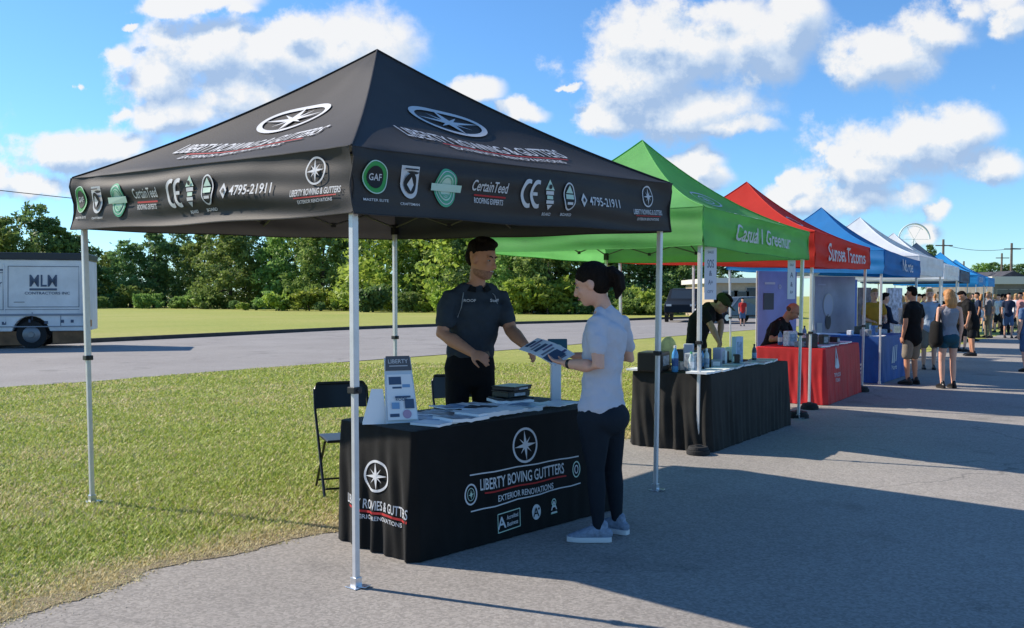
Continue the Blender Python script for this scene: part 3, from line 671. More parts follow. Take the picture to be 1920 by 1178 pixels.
# ---- print on the black canopy
def logos(d, H):
    L_ = 3.21; U = lambda u: u * L_; yc = H * .50
    x = U(.048); d.disc(x, yc + .025, .085, .088, 2, 0); d.disc(x, yc + .025, .056, .058, 3, 1); d.ring(x, yc + .025, .085, .088, .006, 5, 1); d.text('GAF', x, yc + .025, .036, .085, 0, 2); d.text('MASTER ELITE', x, yc - .095, .014, .17, 0)
    d.new(); x = U(.125); n = 14; sh = [(x - .068, yc + .10), (x - .068, yc + .0)] + [(x - .068 * math.cos(math.pi * k / n), yc - .075 * math.sin(math.pi * k / n)) for k in range(1, n)] + [(x + .068, yc + .0), (x + .068, yc + .10)]
    d.poly(sh[::-1], 0, 0); d.disc(x, yc + .005, .047, .055, 3, 2); d.poly([(x - .026, yc), (x, yc + .04), (x + .026, yc), (x, yc - .036)], 0, 3); d.rect(x, yc + .082, .10, .008, 3, 2); d.text('CRAFTSMAN', x, yc - .105, .014, .15, 0)
    d.new(); x = U(.216); d.disc(x, yc, .092, .108, 4, 0); d.ring(x, yc, .080, .094, .005, 0, 1); d.disc(x, yc, .060, .072, 5, 1); d.ring(x, yc, .052, .062, .006, 4, 2); d.rect(x, yc, .25, .040, 5, 3); d.text('SHINGLE', x, yc, .024, .18, 4, 4); d.text('MASTER', x, yc - .042, .016, .06, 4, 2)
    d.new(); x = U(.335); d.text('CertainTeed', x, yc + .032, .060, .32, 0); d.rect(x + .01, yc - .022, .28, .010, 1); d.text('ROOFING EXPERTS', x, yc - .052, .032, .26, 0)
    d.new(); x = U(.451)
    for dx in (-.045, .045):
        vs = []; fs = []; n = 18
        for i in range(n + 1):
            a = math.pi * (.40 + 1.20 * i / n); vs += [(x + dx + .075 * math.cos(a) + .035, yc + .015 + .085 * math.sin(a)), (x + dx + .050 * math.cos(a) + .035, yc + .015 + .060 * math.sin(a))]
        for i in range(n): fs.append((2 * i, 2 * i + 2, 2 * i + 3, 2 * i + 1))
        d.parts.append((vs, fs, 0, 0))
    d.rect(x + .055, yc + .015, .045, .020, 0)
    d.new(); x = U(.515); d.poly([(x - .048, yc + .045), (x, yc + .11), (x + .048, yc + .045)][::-1], 5, 0); d.disc(x, yc + .065, .016, .014, 3, 1); d.rect(x, yc + .028, .080, .022, 0); d.rect(x, yc + .000, .060, .022, 5); d.rect(x, yc - .028, .075, .020, 0); d.poly([(x - .028, yc - .045), (x + .028, yc - .045), (x, yc - .075)][::-1], 0); d.text('BOARD', x, yc - .10, .018, .09, 0)
    d.new(); x = U(.580); d.disc(x, yc + .015, .066, .088, 3, 0); d.ring(x, yc + .015, .066, .088, .010, 0, 1); d.poly([(x - .040, yc + .035), (x, yc + .085), (x + .040, yc + .035)][::-1], 5, 2); d.rect(x, yc + .012, .085, .030, 5, 2); d.rect(x, yc - .030, .060, .016, 0, 2); d.text('BOARD', x, yc - .098, .018, .12, 0)
    d.new(); x = U(.633); d.poly([(x, yc + .045), (x + .036, yc), (x, yc - .045), (x - .036, yc)][::-1], 0, 0); d.poly([(x, yc + .018), (x + .015, yc), (x, yc - .018), (x - .015, yc)][::-1], 3, 1)
    d.new(); d.text('4795-21911', U(.716), yc - .002, .058, .40, 0)
    d.new(); x = U(.90); d.compass(x, yc + .065, .080, .075, 0); d.new(); d.text('LIBERTY ROWING & GUTTERS', x, yc - .045, .036, .42, 0); d.rect(x, yc - .072, .36, .006, 1); d.text('EXTERIOR RENOVATIONS', x, yc - .094, .018, .30, 0)
for e in ('AB', 'CA'):
    d = Decal(); logos(d, .345); d.build('printed_emblem', T1.fv(e, .345), T1.root, .010)
def roofprint(x0=0.0):
    d = Decal(); d.compass(x0 + .0, .95, .36, .20, 0); d.text('LIBERTY ROWING & GUTTERS', x0 + .0, .50, .17, 1.62, 0); d.rect(x0 + .10, .375, 1.30, .022, 1, 0, 30); d.text('EXTERIOR RENOVATIONS', x0 + .05, .30, .075, 1.15, 0); return d
roofprint(-.08).build('roof_print', T1.fr('AB'), T1.root, .006)
roofprint(.02).build('roof_print', T1.fr('CA'), T1.root, .006)

T2 = tent_px('canopy_tent', 'bright green pop-up canopy, second in the row after the black one', C_GREEN, (1309, 848), (1497, 786), (905, 793), (460, 487, 473), (387, 436, 412), (1204, 264), k=.34, sag=.05, wr=.013, seed=2.2)
d = Decal(); d.text('Casual I Greenur', 1.62, .19, .17, 1.65, 0); d.build('valance_print', T2.fv('AB', .37), T2.root, .020)
d = Decal(); d.ring(.0, .85, .34, .17, .03, 0); d.compass(.0, .85, .16, .10, 0); d.text('Casual I Greenur', .05, .40, .16, 1.3, 0); d.build('roof_print', T2.fr('AB'), T2.root, .006)
d = Decal(); d.text('LIBERTY ROWING & GUTTERS', 1.75, .30, .05, 1.9, 0); d.build('valance_print', T2.fv('CA', .37), T2.root, .020)
T3 = tent_px('canopy_tent', 'red pop-up canopy behind the green one', C_RED, (1517, 764), (1616, 733), (1165, 738), (501, 505, 493), (434, 466, 455), (1400, 342), k=.34, sag=.04, wr=.012, seed=3.7)
d = Decal(); d.text('Sunset Tacoms', 1.55, .20, .22, 1.95, 0); d.build('valance_print', T3.fv('AB', .40), T3.root, .020)
d = Decal(); d.text('Sunset Tacoms', .0, .42, .17, 1.6, 0); d.ring(0, .9, .25, .13, .03, 0); d.build('roof_print', T3.fr('AB'), T3.root, .006)
d = Decal(); d.disc(.75, .52, .12, .06, 0); d.ring(.75, .52, .17, .09, .02, 0); d.build('roof_print', T3.fr('CA'), T3.root, .006)
T4 = tent_px('canopy_tent', 'royal blue pop-up canopy with white lettering, right of the red one', C_BLUE, (1649, 722), (1712, 700), (1370, 698), (513, 521, 506), (469, 491, 478), (1540, 390), k=.36, sag=.04, wr=.012, seed=4.4)
d = Decal(); d.text('Norte', 1.85, .20, .22, .95, 0); d.build('valance_print', T4.fv('AB', .37), T4.root, .020)
d = Decal(); d.text('Sunset Tacoms', .0, .42, .17, 1.6, 0); d.build('roof_print', T4.fr('AB'), T4.root, .006)
d = Decal(); d.text('STUDIO', 2.5, .18, .10, .40, 0); d.build('valance_print', T4.fv('CA', .37), T4.root, .005)
def world_tent(label, A, m, ang, zt_=2.38, zb_=2.0, apz=3.32, legs='ABCD', seed=0, k=.36):
    A = V((*A, 0)); ex = V((math.cos(ang), math.sin(ang), 0)) * 2.95; ey = V((-math.sin(ang), math.cos(ang), 0)) * 2.95
    cen = A + (ex + ey) / 2; return Tent('canopy_tent', label, A, A + ex, A + ey, A + ex + ey, [zb_] * 4, [zt_] * 4, (cen.x, cen.y, apz), m, k=k, seed=seed, legs=legs)
T5 = world_tent('white pop-up canopy right behind the royal blue one', (8.42, 18.75), C_WHITE, R(56), seed=5, apz=3.36)
T6 = world_tent('second white pop-up canopy further down the row', (11.46, 24.0), C_WHITE, R(57), seed=6, apz=3.36)
T7 = world_tent('dark navy pop-up canopy between the white and sky blue ones', (14.63, 29.5), C_GREY, R(58), seed=7, apz=3.4)
T8 = world_tent('sky blue pop-up canopy after the white ones', (18.3, 35.5), C_BLUE2, R(57), seed=8, apz=3.36)
d = Decal(); d.text('RED CROW', 1.5, .2, .2, 1.3, 0); d.build('valance_print', T8.fv('AB', .37), T8.root, .005)
T9 = world_tent('last sky blue pop-up canopy at the far end of the row', (21.9, 41.5), C_BLUE2, R(57), seed=9, apz=3.3)

# ---- leg weights: rubber plates round the pole feet
def weight(px, py, r, label):
    p = G(px, py); t = thing('leg_weight', label, 'weight', tuple(p), 'black leg weights on the pole feet'); mb = MB(); mb.cyl(p + V((0, 0, .008)), p + V((0, 0, .05)), r, r * .98, 28); mb.cyl(p + V((0, 0, .05)), p + V((0, 0, .085)), r * .9, r * .8, 28)
    bevel(mb.build('weight_plate', rubber, t), .006); hb = MB(); hb.cyl(p + V((0, 0, .085)), p + V((0, 0, .10)), r * .3, n=20); hb.build('hub', metal_dark, t)
weight(1309, 853, .115, 'black round weight on the near foot of the green canopy')
weight(1497, 784, .13, 'black round weight on the far foot of the green canopy')
weight(1518, 768, .12, 'black round weight on the near foot of the red canopy')
weight(1614, 735, .13, 'black round weight on the far foot of the red canopy')

# ================================================================== cloth-covered tables
class Table:
    def __init__(s, name_label, F, ex, L_, W_, H_, m, amp, flare=.03, seed=0, rc=.035, group='cloth-covered display tables under the canopies', cat='table'):
        s.F, s.ex, s.L, s.W, s.H, s.amp, s.flare, s.rc, s.seed = V((*F, 0)), V((*ex, 0)).normalized(), L_, W_, H_, amp, flare, rc, seed
        s.ey = V((-s.ex.y, s.ex.x, 0)); s.root = thing('display_table', name_label, cat, (F[0], F[1], 0), group)
        N = 420; P = 2 * (L_ + W_); NV = 16; mb = MB(); vs = []
        for j in range(NV + 1):
            for i in range(N): vs.append(s.surf(P * i / N, H_ * j / NV, 0))
        fs = [(j * N + i, j * N + (i + 1) % N, (j + 1) * N + (i + 1) % N, (j + 1) * N + i) for j in range(NV) for i in range(N)]
        c = s.F + s.ex * L_ / 2 + s.ey * W_ / 2; base = NV * N
        r1 = len(vs)
        for i in range(N): p = vs[base + i]; q = p + (V((c.x, c.y, p.z)) - p) * .02; q.z = H_ + .004; vs.append(q)
        fs += [(base + i, base + (i + 1) % N, r1 + (i + 1) % N, r1 + i) for i in range(N)] + [tuple(r1 + i for i in range(N))]
        mb.add(vs, fs); s.cloth = mb.build('tablecloth', m, s.root, smooth=True)
        lg = MB()
        for a, b in ((.15, .1), (L_ - .15, .1), (.15, W_ - .1), (L_ - .15, W_ - .1)):
            p = s.F + s.ex * a + s.ey * b; mb2 = MB(); mb2.cyl(p + V((0, 0, .008)), p + V((0, 0, H_ - .04)), .013, n=10); mb2.build('leg', metal_dark, s.root)
        tb = MB(); tb.box(c + V((0, 0, H_ - .025)), (L_ - .04, W_ - .04, .03), math.atan2(s.ex.y, s.ex.x)); tb.build('tabletop', mat('table_plastic', (.5, .5, .48), .5), s.root)
    def base(s, t):
        P = 2 * (s.L + s.W); t %= P; L_, W_ = s.L, s.W
        if t < L_: p, n = s.F + s.ex * t, -s.ey; d = min(t, L_ - t)
        elif t < L_ + W_: p, n = s.F + s.ex * L_ + s.ey * (t - L_), s.ex; d = min(t - L_, L_ + W_ - t)
        elif t < 2 * L_ + W_: p, n = s.F + s.ex * (2 * L_ + W_ - t) + s.ey * W_, s.ey; d = min(t - L_ - W_, 2 * L_ + W_ - t)
        else: p, n = s.F + s.ey * (P - t), -s.ex; d = min(t - 2 * L_ - W_, P - t)
        if d < s.rc:  # rounded corner: pull towards centre
            c = s.F + s.ex * L_ / 2 + s.ey * W_ / 2; k = (1 - d / s.rc) ** 2 * s.rc * .42; p = p + (c - p).normalized() * k
        return p, n
    def surf(s, t, z, off):
        p, n = s.base(t); dn = 1 - z / s.H; P = 2 * (s.L + s.W); tt = t % P; a = s.amp(tt)
        w = math.sin(tt * 33 + 1.7 * math.sin(tt * 9 + s.seed) + s.seed) * .6 + .4 * math.sin(tt * 57 + 3 * math.sin(z * 3 + tt) + s.seed * 3) + .3 * math.sin(tt * 11 + z * 2.5)
        q = p + n * (s.flare * max(0, dn) ** .8 + a * w * min(1, dn * 2.2) * (.35 + .65 * dn) + off)
        return V((q.x, q.y, max(.012, z + .006 * math.sin(tt * 17) * dn)))
F1 = G(776, 1057); E1 = G(1110, 966) - F1
t1amp = lambda t: .0025 if t < 1.83 else (.006 if t < 2.6 else .006 if t < 4.4 else .020)
TB1 = Table('long black printed tablecloth table under the black canopy', (F1.x, F1.y), (E1.x, E1.y), 1.83, .74, .765, black_cloth, t1amp, flare=.035, seed=.4)
def tpx(TB, px, py, side='front'):
    if side == 'front': n = -TB.ey; h = plane_hit(px, py, TB.F + n * .015, n); return (h - TB.F).dot(TB.ex), h.z
    n = -TB.ex; h = plane_hit(px, py, TB.F + n * .015, n); P = 2 * (TB.L + TB.W); return P - (h - TB.F).dot(TB.ey), h.z
d = Decal(); q = lambda px, py: tpx(TB1, px, py)
x, z = q(985, 835); x0, z0 = q(962, 835); x1, z1 = q(985, 802); d.compass(x, z, abs(x - x0) * 1.02, abs(z1 - z), 0)
(xa, za), (xb, zb) = q(880, 892), q(1084, 855); cx = (xa + xb) / 2
d.rect(cx, (za + zb) / 2, xb - xa, .008, 0, 0, 10, (zb - za) / (xb - xa))
(xa2, za2), (xb2, zb2) = q(880, 960), q(1086, 905); d.rect((xa2 + xb2) / 2, (za2 + zb2) / 2, xb2 - xa2, .008, 0, 0, 10, (zb2 - za2) / (xb2 - xa2))
x, z = q(981, 893); wq = q(1060, 893)[0] - q(904, 893)[0]; d.text('LIBERTY BOVING GUTTTERS', x, z, .072, wq, 0); d.rect(x + .03, z - .055, wq * .98, .010, 1, 0, 10); x, z = q(985, 922); d.text('EXTERIOR RENOVATIONS', x, z, .040, wq * .66, 0)
x, z = q(881, 928); d.ring(x, z, .052, .066, .010, 0); d.compass(x, z, .03, .04, 5); x, z = q(1079, 879); d.ring(x, z, .042, .056, .008, 5); d.ring(x, z, .022, .03, .008, 0)
x, z = q(951, 975); w_, h_ = .20, .115; d.rect(x, z, w_, .006, 5); 
d.parts.pop(); 
for (dx, dz, ww, hh) in ((0, h_ / 2, w_, .006), (0, -h_ / 2, w_, .006), (-w_ / 2, 0, .006, h_), (w_ / 2, 0, .006, h_)): d.rect(x + dx, z + dz, ww, hh, 5)
d.text('A', x - .065, z, .075, None, 0); d.text('Accredited', x + .03, z + .022, .028, .105, 0); d.text('Business', x + .03, z - .022, .028, .10, 0)
x, z = q(1002, 958); d.disc(x, z, .042, .050, 0); d.text('A', x - .004, z, .06, None, 3, 1); d.disc(x + .022, z + .02, .008, .008, 3, 1)
x, z = q(1035, 948); d.ring(x, z + .02, .022, .026, .007, 5); d.text('A', x, z, .06, None, 0); d.rect(x, z - .05, .06, .010, 5); d.rect(x, z - .045, .05, .006, 0)
d.build('front_print', TB1.surf, TB1.root, .003)
d = Decal(); q = lambda px, py: tpx(TB1, px, py, 'left')
x, z = q(706, 893); x0, z0 = q(684, 893); d.compass(x, z, abs(x - x0), q(706, 863)[1] - z, 0)
x, z = q(708, 948); wl = (q(768, 948)[0] - q(644, 948)[0]) * .93; d.text('LIBERTY ROWIES & GUTTERS', x, z, .058, wl, 0); d.rect(x + .01, z - .046, wl * .96, .014, 1, 0, 16); d.text('EXTERIOR RENOVATIONS', x + .01, z - .078, .026, wl * .72, 0)
d.build('side_print', TB1.surf, TB1.root, .004)

F2 = G(1330, 850); E2 = G(1478, 797) - F2
TB2 = Table('black draped table with pleats under the green canopy', (F2.x, F2.y), (E2.x, E2.y), 2.35, .86, .77, mat('sunlit_black_cloth', (.019, .018, .0165), .7, var=.3, vscale=5, bump=.25, bscale=200, spec=.2), lambda t: .010 if t < 2.35 else .026, flare=.04, seed=2)  # black cloth in a lighter tone: sunlight on its left end put into the colour
RED_CL = mat('red_cloth', (.50, .010, .014), .6, var=.2, vscale=3, bump=.2, bscale=200); BLUE_CL = mat('blue_cloth', (.006, .065, .27), .6, var=.2, vscale=3, bump=.2, bscale=200)
F3 = G(1546, 761); E3 = G(1617, 733) - F3
TB3 = Table('red tablecloth table with white emblem under the red canopy', (F3.x, F3.y), (E3.x, E3.y), 2.1, 1.0, .80, RED_CL, lambda t: .008 if t < 2.1 else .012, flare=.05, seed=4)
d = Decal(); q = lambda px, py: tpx(TB3, px, py); x, z = q(1568, 678); d.parts.append(([(x - .14, z - .08), (x + .14, z - .08), (x, z + .22), (x - .08, z - .05), (x + .08, z - .05), (x, z + .14)], [(0, 3, 5, 2), (1, 2, 5, 4), (0, 1, 4, 3)], 0, 0)); d.poly([(x - .10, z - .10), (x + .10, z - .10), (x + .06, z + .02), (x - .02, z + .06)], 0, 1)
d.text('TOP BLOCK', x, z - .19, .055, .36, 0); d.text('STUDIO', x, z - .27, .05, .26, 0); d.build('front_print', TB3.surf, TB3.root, .006)
F4 = G(1650, 720); E4 = G(1700, 703) - F4
TB4 = Table('blue tablecloth table with white marks under the blue canopy', (F4.x, F4.y), (E4.x, E4.y), 2.1, 1.1, .82, BLUE_CL, lambda t: .008, flare=.04, seed=5)
d = Decal(); q = lambda px, py: tpx(TB4, px, py); x, z = q(1675, 668)
for k, (a, b, c_, e_) in enumerate(((-.2, -.12, -.05, .18), (-.05, -.12, .1, .2), (.1, -.1, .24, .2))): d.poly([(x + a, z + b), (x + a + .08, z + b), (x + c_ + .06, z + e_), (x + c_, z + e_)], 0)
d.text('Norte', x, z - .20, .09, .38, 0); d.build('front_print', TB4.surf, TB4.root, .006)
d = Decal(); P4 = 2 * (TB4.L + TB4.W); 
for k in range(3): d.poly([(P4 - .62 + k * .02, .10 + k * .07), (P4 - .28, .18 + k * .07), (P4 - .30, .21 + k * .07), (P4 - .60, .15 + k * .07)], 0)
d.build('side_print', TB4.surf, TB4.root, .006)

# ================================================================== folding chairs
def folding_chair(label, loc, rz):
    t = thing('folding_chair', label, 'folding chair', (0, 0, 0), 'black folding chairs behind the nearest table'); m = black_paint
    # local: back towards +y, seat z=.44
    for sx in (-1, 1):
        x = sx * .215; mb = MB(); mb.tube([V((x, -.20, .01)), V((x, .06, .42)), V((x, .20, .64)), V((x * .99, .25, .80)), V((x * .86, .265, .845))], .011, 8); mb.build('front_leg', m, t, smooth=True)
        mb = MB(); mb.tube([V((x * .93, .27, .01)), V((x * .93, -.14, .43))], .010, 8); mb.build('rear_leg', m, t, smooth=True)
    mb = MB(); mb.tube([V((-.185, .265, .845)), V((.185, .265, .845))], .011, 8); mb.tube([V((-.2, .225, .07)), V((.2, .225, .07))], .008, 8); mb.tube([V((-.2, -.16, .07)), V((.2, -.16, .07))], .008, 8); mb.build('cross_bar', m, t, smooth=True)
    mb = MB(); vs = []; n = 12
    for i in range(n + 1):
        x = -.205 + .41 * i / n; c = .035 * (1 - (x / .205) ** 2)
        for (dy, z) in ((0, .645), (.0, .84), (.014, .84), (.014, .645)): vs.append(V((x, .215 + c + dy + (z - .645) * .22, z - (.02 if i in (0, n) and z > .8 else 0))))
    fs = [(4 * i + j, 4 * i + 4 + j, 4 * i + 4 + (j + 1) % 4, 4 * i + (j + 1) % 4) for i in range(n) for j in range(4)] + [(0, 1, 2, 3), (4 * n + 3, 4 * n + 2, 4 * n + 1, 4 * n)]
    mb.add(vs, fs); mb.build('backrest', m, t, smooth=True)
    mb = MB(); mb.box(V((0, -.02, .44)), (.39, .38, .022)); bevel(mb.build('seat', m, t), .008, 3)
    t.location = loc; t.rotation_euler = (0, 0, rz); return t
c1 = G(648, 902); folding_chair('black folding chair left of the nearest table, behind the front pole', (-1.30, 7.05, 0), R(188 - 180 + 14))
folding_chair('black folding chair mostly hidden behind the standing man', (-.42, 7.75, 0), R(20))

# ================================================================== things on the nearest table
ang1 = math.atan2(E1.y, E1.x)
def on_table(TB, a, b, dz=.006): p = TB.F + TB.ex * a + TB.ey * b; return V((p.x, p.y, TB.H + dz))
def brochure(TB, a, b, rz, w, l, m, label, th=.004, z=.006, group='papers and magazines spread on the nearest table', name='brochure', fold=0, cat='brochure'):
    p = on_table(TB, a, b, z); t = thing(name, label, cat, tuple(p), group); rot = Matrix.Rotation(math.atan2(TB.ex.y, TB.ex.x) + rz, 3, 'Z')
    mb = MB(); n = 8; vs = []
    for i in range(n + 1):
        x = -l / 2 + l * i / n; lift = .006 * abs(math.sin(i * 1.3 + a * 9)) + (.012 * (abs(x) / l) if fold else 0)
        for (yy, zz) in ((-w / 2, 0), (w / 2, 0), (w / 2, th), (-w / 2, th)): vs.append(p + rot @ V((x, yy, zz + lift)))
    fs = [(4 * i + j, 4 * i + 4 + j, 4 * i + 4 + (j + 1) % 4, 4 * i + (j + 1) % 4) for i in range(n) for j in range(4)] + [(3, 2, 1, 0), (4 * n, 4 * n + 1, 4 * n + 2, 4 * n + 3)]
    mb.add(vs, fs); mb.build('pages', paper_w, t)
    cv = MB(); vs = [v + V((0, 0, .001)) for k, v in enumerate(vs) if k % 4 in (2, 3)]; cv.add([lerp(v, p + V((0, 0, th)), .0) for v in vs], [(2 * i, 2 * i + 2, 2 * i + 3, 2 * i + 1) for i in range(n)][:6 if m is not paper_w else 3]); cv.build('cover_print', m, t)
    return t
BR = [(.30, .13, .25, paper_w, 'white leaflet at the near front edge of the table'), (.47, .11, -.1, paper_g, 'grey leaflet second from the left along the front edge'), (.36, .30, .6, paper_b, 'blue leaflet beside the upright display stand'),
      (.56, .26, .15, paper_d, 'dark magazine behind the grey leaflet'), (.66, .12, .05, paper_w, 'white folded leaflet with pale cover on the front edge'), (.72, .32, -.3, paper_b, 'blue patterned magazine mid table'), (.58, .46, .3, paper_g, 'grey magazine near the back left of the table'),
      (.88, .16, .1, paper_w, 'bright white brochure just above the round emblem'), (.92, .38, .5, paper_d, 'dark blue magazine at the middle back of the table'), (.80, .54, -.15, paper_b, 'blue magazine at the back edge before the man'), (1.08, .22, -.2, paper_g, 'grey leaflet right of the bright white brochure'),
      (1.10, .44, .25, paper_w, 'large pale sheet at the back right of the table'), (1.26, .26, .1, paper_b, 'blue leaflet near the hand of the woman'), (1.30, .50, -.4, paper_g, 'grey leaflet beside the stack of black boxes'), (1.44, .18, .2, paper_w, 'white leaflet at the right end of the table'), (1.0, .60, .05, paper_d, 'dark flyer at the rear edge of the table')]
for i, (a, b, rz, m, lb) in enumerate(BR):
    brochure(TB1, a, b, rz, .215, .28, m, lb, th=.006 + .014 * (i % 3 == 1) + .008 * (i % 4 == 0), z=.006 + .004 * (i % 5), fold=i % 2)
# upright literature display
def display_stand():
    p = on_table(TB1, .16, .32); t = thing('display_stand', 'upright white leaflet display with dark header card, left on the nearest table', 'display stand', tuple(p)); fr = Matrix.Rotation(R(20), 3, 'Z') @ Matrix.Rotation(R(-7), 3, 'X') @ Matrix.Scale(.96, 3)
    def P(x, y, z): return p + fr @ V((x, y, z))
    mb = MB(); mb.add([P(-.105, -.06, 0), P(.105, -.06, 0), P(.085, .03, .42), P(-.085, .03, .42), P(-.105, -.045, 0), P(.105, -.045, 0), P(.085, .045, .42), P(-.085, .045, .42)], [(0, 1, 2, 3), (7, 6, 5, 4), (0, 3, 7, 4), (1, 5, 6, 2), (3, 2, 6, 7), (0, 4, 5, 1)]); mb.build('back_panel', mat('clear_white_plastic', (.55, .62, .68), .25), t)
    for (z0, z1, m, w) in ((.02, .20, paper_w, .19), (.20, .31, paper_w, .175), (.335, .43, mat('header_card', (.10, .10, .11), .5), .17)):
        k = .09 / .42; y = lambda z: -.066 + z * k * 1.0 - (.012 if z < .2 else 0); mb = MB(); mb.add([P(-w / 2, y(z0), z0), P(w / 2, y(z0), z0), P(w / 2 - .008, y(z1), z1), P(-w / 2 + .008, y(z1), z1)] + [P(-w / 2, y(z0) + .008, z0), P(w / 2, y(z0) + .008, z0), P(w / 2 - .008, y(z1) + .008, z1), P(-w / 2 + .008, y(z1) + .008, z1)], [(0, 1, 2, 3), (7, 6, 5, 4), (0, 3, 7, 4), (1, 5, 6, 2), (3, 2, 6, 7), (0, 4, 5, 1)]); o = mb.build('leaflet' if z1 < .4 else 'header_card', m, t)
        d = Decal(); f = lambda x, z, off: P(x, y(z) - off, z)
        if z1 < .25:
            d.rect(.01, .165, .10, .012, 0); d.rect(.05, .12, .06, .06, 0); d.rect(-.04, .11, .05, .04, 1); d.rect(-.05, .05, .06, .02, 0); d.disc(.03, .055, .028, .028, 2); d.text('ROOF', -.0, .15, .02, None, 0)
            d.build('leaflet_print', f, o, .002, [mat('ink_navy', (.05, .09, .16), .6), mat('ink_blue', (.18, .34, .55), .6), mat('ink_pink', (.45, .30, .42), .6)])
        elif z1 < .4:
            d.rect(-.03, .27, .08, .05, 0); d.rect(.04, .235, .05, .02, 1); d.rect(-.02, .225, .06, .012, 0); d.build('leaflet_print', f, o, .002, [MAT['ink_navy'], MAT['ink_blue']])
        else:
            d.text('LIBERTY', 0, .395, .026, .13, 0); d.rect(0, .365, .12, .006, 0); d.build('header_print', f, o, .002, [white_print])
    return t
display_stand()
def tent_card():
    p = on_table(TB1, .04, .42); t = thing('folded_card', 'plain white folded card standing behind the display, left end of table', 'card', tuple(p)); fr = Matrix.Rotation(R(10), 3, 'Z'); P = lambda x, y, z: p + fr @ V((x, y, z))
    mb = MB(); mb.add([P(-.075, -.05, 0), P(.075, -.05, 0), P(.05, .0, .21), P(-.02, .0, .21), P(-.075, .05, 0), P(.075, .05, 0)], [(0, 1, 2, 3), (5, 4, 3, 2), (0, 3, 4), (1, 5, 2)]); mb.build('card_panel', paper_w, t)
tent_card()
def box_stack():
    for i, (a, b, w, l, h, z, m, lb) in enumerate([(1.33, .52, .20, .26, .05, .008, black_paint, 'flat black case at the bottom of the stack, right rear of table'), (1.33, .52, .17, .22, .045, .062, mat('dark_green_box', (.012, .022, .022), .5), 'dark green box in the middle of the black stack'), (1.34, .52, .19, .23, .03, .11, mat('black_lid', (.02, .018, .022), .4), 'black lidded tray on top of the stack')]):
        p = on_table(TB1, a, b, z); t = thing('sample_box', lb, 'box', tuple(p), 'stacked dark boxes on the nearest table'); mb = MB(); mb.box(p + V((0, 0, h / 2)), (l, w, h), ang1 + .2 * (i - 1)); bevel(mb.build('box_body', m, t), .006)
        mb = MB(); mb.box(p + V((0, 0, h - .004)), (l + .008, w + .008, .010), ang1 + .2 * (i - 1)); bevel(mb.build('lid', black_paint, t), .003)
        mb = MB(); q_ = p + Matrix.Rotation(ang1 + .2 * (i - 1), 3, 'Z') @ V((0, -w / 2 - .002, h * .45)); mb.box(q_, (l * .5, .003, h * .45), ang1 + .2 * (i - 1)); mb.build('paper_label', paper_g, t)
box_stack()
def teal_holder():
    p = on_table(TB1, 1.70, .42); t = thing('leaflet_holder', 'tall white leaflet holder with teal header, behind the hands of the woman', 'leaflet holder', tuple(p)); mb = MB(); rz = R(8)
    mb.box(p + V((0, 0, .16)), (.075, .05, .32), rz); bevel(mb.build('holder_body', mat('frost_white', (.70, .74, .80), .3), t), .006)
    mb = MB(); mb.box(p + V((.012, 0, .385)), (.15, .035, .15), rz, taper=.95); bevel(mb.build('header_card', mat('teal_card', (.01, .09, .14), .45), t), .004)
    d = Decal(); f = lambda x, z, off: p + Matrix.Rotation(rz, 3, 'Z') @ V((x + .012, -.0175 - off, z)); d.ring(.0, .385, .04, .035, .01, 0); d.rect(.0, .33, .08, .012, 0); d.build('header_print', f, t, .002, [pale_print])
teal_holder()
def bottle(p, r, h, body, cap, label, group=None, lab=None):
    t = thing('bottle', label, 'bottle', tuple(p), group); mb = MB(); mb.loft([p, p + V((0, 0, h * .02)), p + V((0, 0, h * .62)), p + V((0, 0, h * .74)), p + V((0, 0, h * .84)), p + V((0, 0, h * .9))], [r * .9, r, r, r * .8, r * .4, r * .36], n=20, caps='flat'); mb.build('bottle_body', body, t, smooth=True)
    mb = MB(); mb.cyl(p + V((0, 0, h * .9)), p + V((0, 0, h)), r * .42, n=16); mb.build('cap', cap, t)
    if lab: mb = MB(); mb.loft([p + V((0, 0, h * .22)), p + V((0, 0, h * .52))], [r * 1.02, r * 1.02], n=20, caps=False); mb.build('paper_label', lab, t, smooth=True)
glassy = mat('bottle_blue', (.08, .30, .60), .15, spec=.6); glassw = mat('bottle_clear', (.45, .55, .58), .1, spec=.6); cwhite = mat('cap_white', (.7, .7, .7), .4)
ink_b = mat('bottle_label', (.02, .08, .25), .5)
# ---- goods on the green-canopy table
gb = 'small goods on the black draped table'
def t2(a, b, dz=.006): return on_table(TB2, a, b, dz)
bottle(t2(-.0 + .10, .42), .034, .27, glassy, cwhite, 'blue bottle with white cap on the near end of the draped table', gb, ink_b)
bottle(t2(.14, .26), .030, .21, glassw, mat('cap_green', (.1, .4, .2), .4), 'clear bottle with green cap beside the blue bottle', gb, paper_w)
bottle(t2(.62, .30), .028, .22, glassw, cwhite, 'small clear bottle in the middle of the draped table', gb, paper_b)
def boxy(p, size, rz, m, label, name='goods_box', cat='box', group=None, face=None):
    t = thing(name, label, cat, tuple(p), group); mb = MB(); mb.box(p + V((0, 0, size[2] / 2)), size, rz); bevel(mb.build('box_body', m, t), min(size) * .08)
    if face: mb = MB(); mb.box(p + Matrix.Rotation(rz, 3, 'Z') @ V((0, -size[1] / 2 - .001, size[2] * .55)), (size[0] * .7, .003, size[2] * .5), rz); mb.build('printed_panel', face, t)
    return t
a2 = math.atan2(E2.y, E2.x)
boxy(t2(.10, .66), (.34, .26, .20), a2 + .2, black_paint, 'large black bin at the near rear corner of the draped table', 'storage_bin', 'bin', gb, paper_g)
boxy(t2(.28, .30), (.18, .12, .19), a2, paper_g, 'grey patterned carton beside the bottles on the draped table', group=gb, face=paper_d)
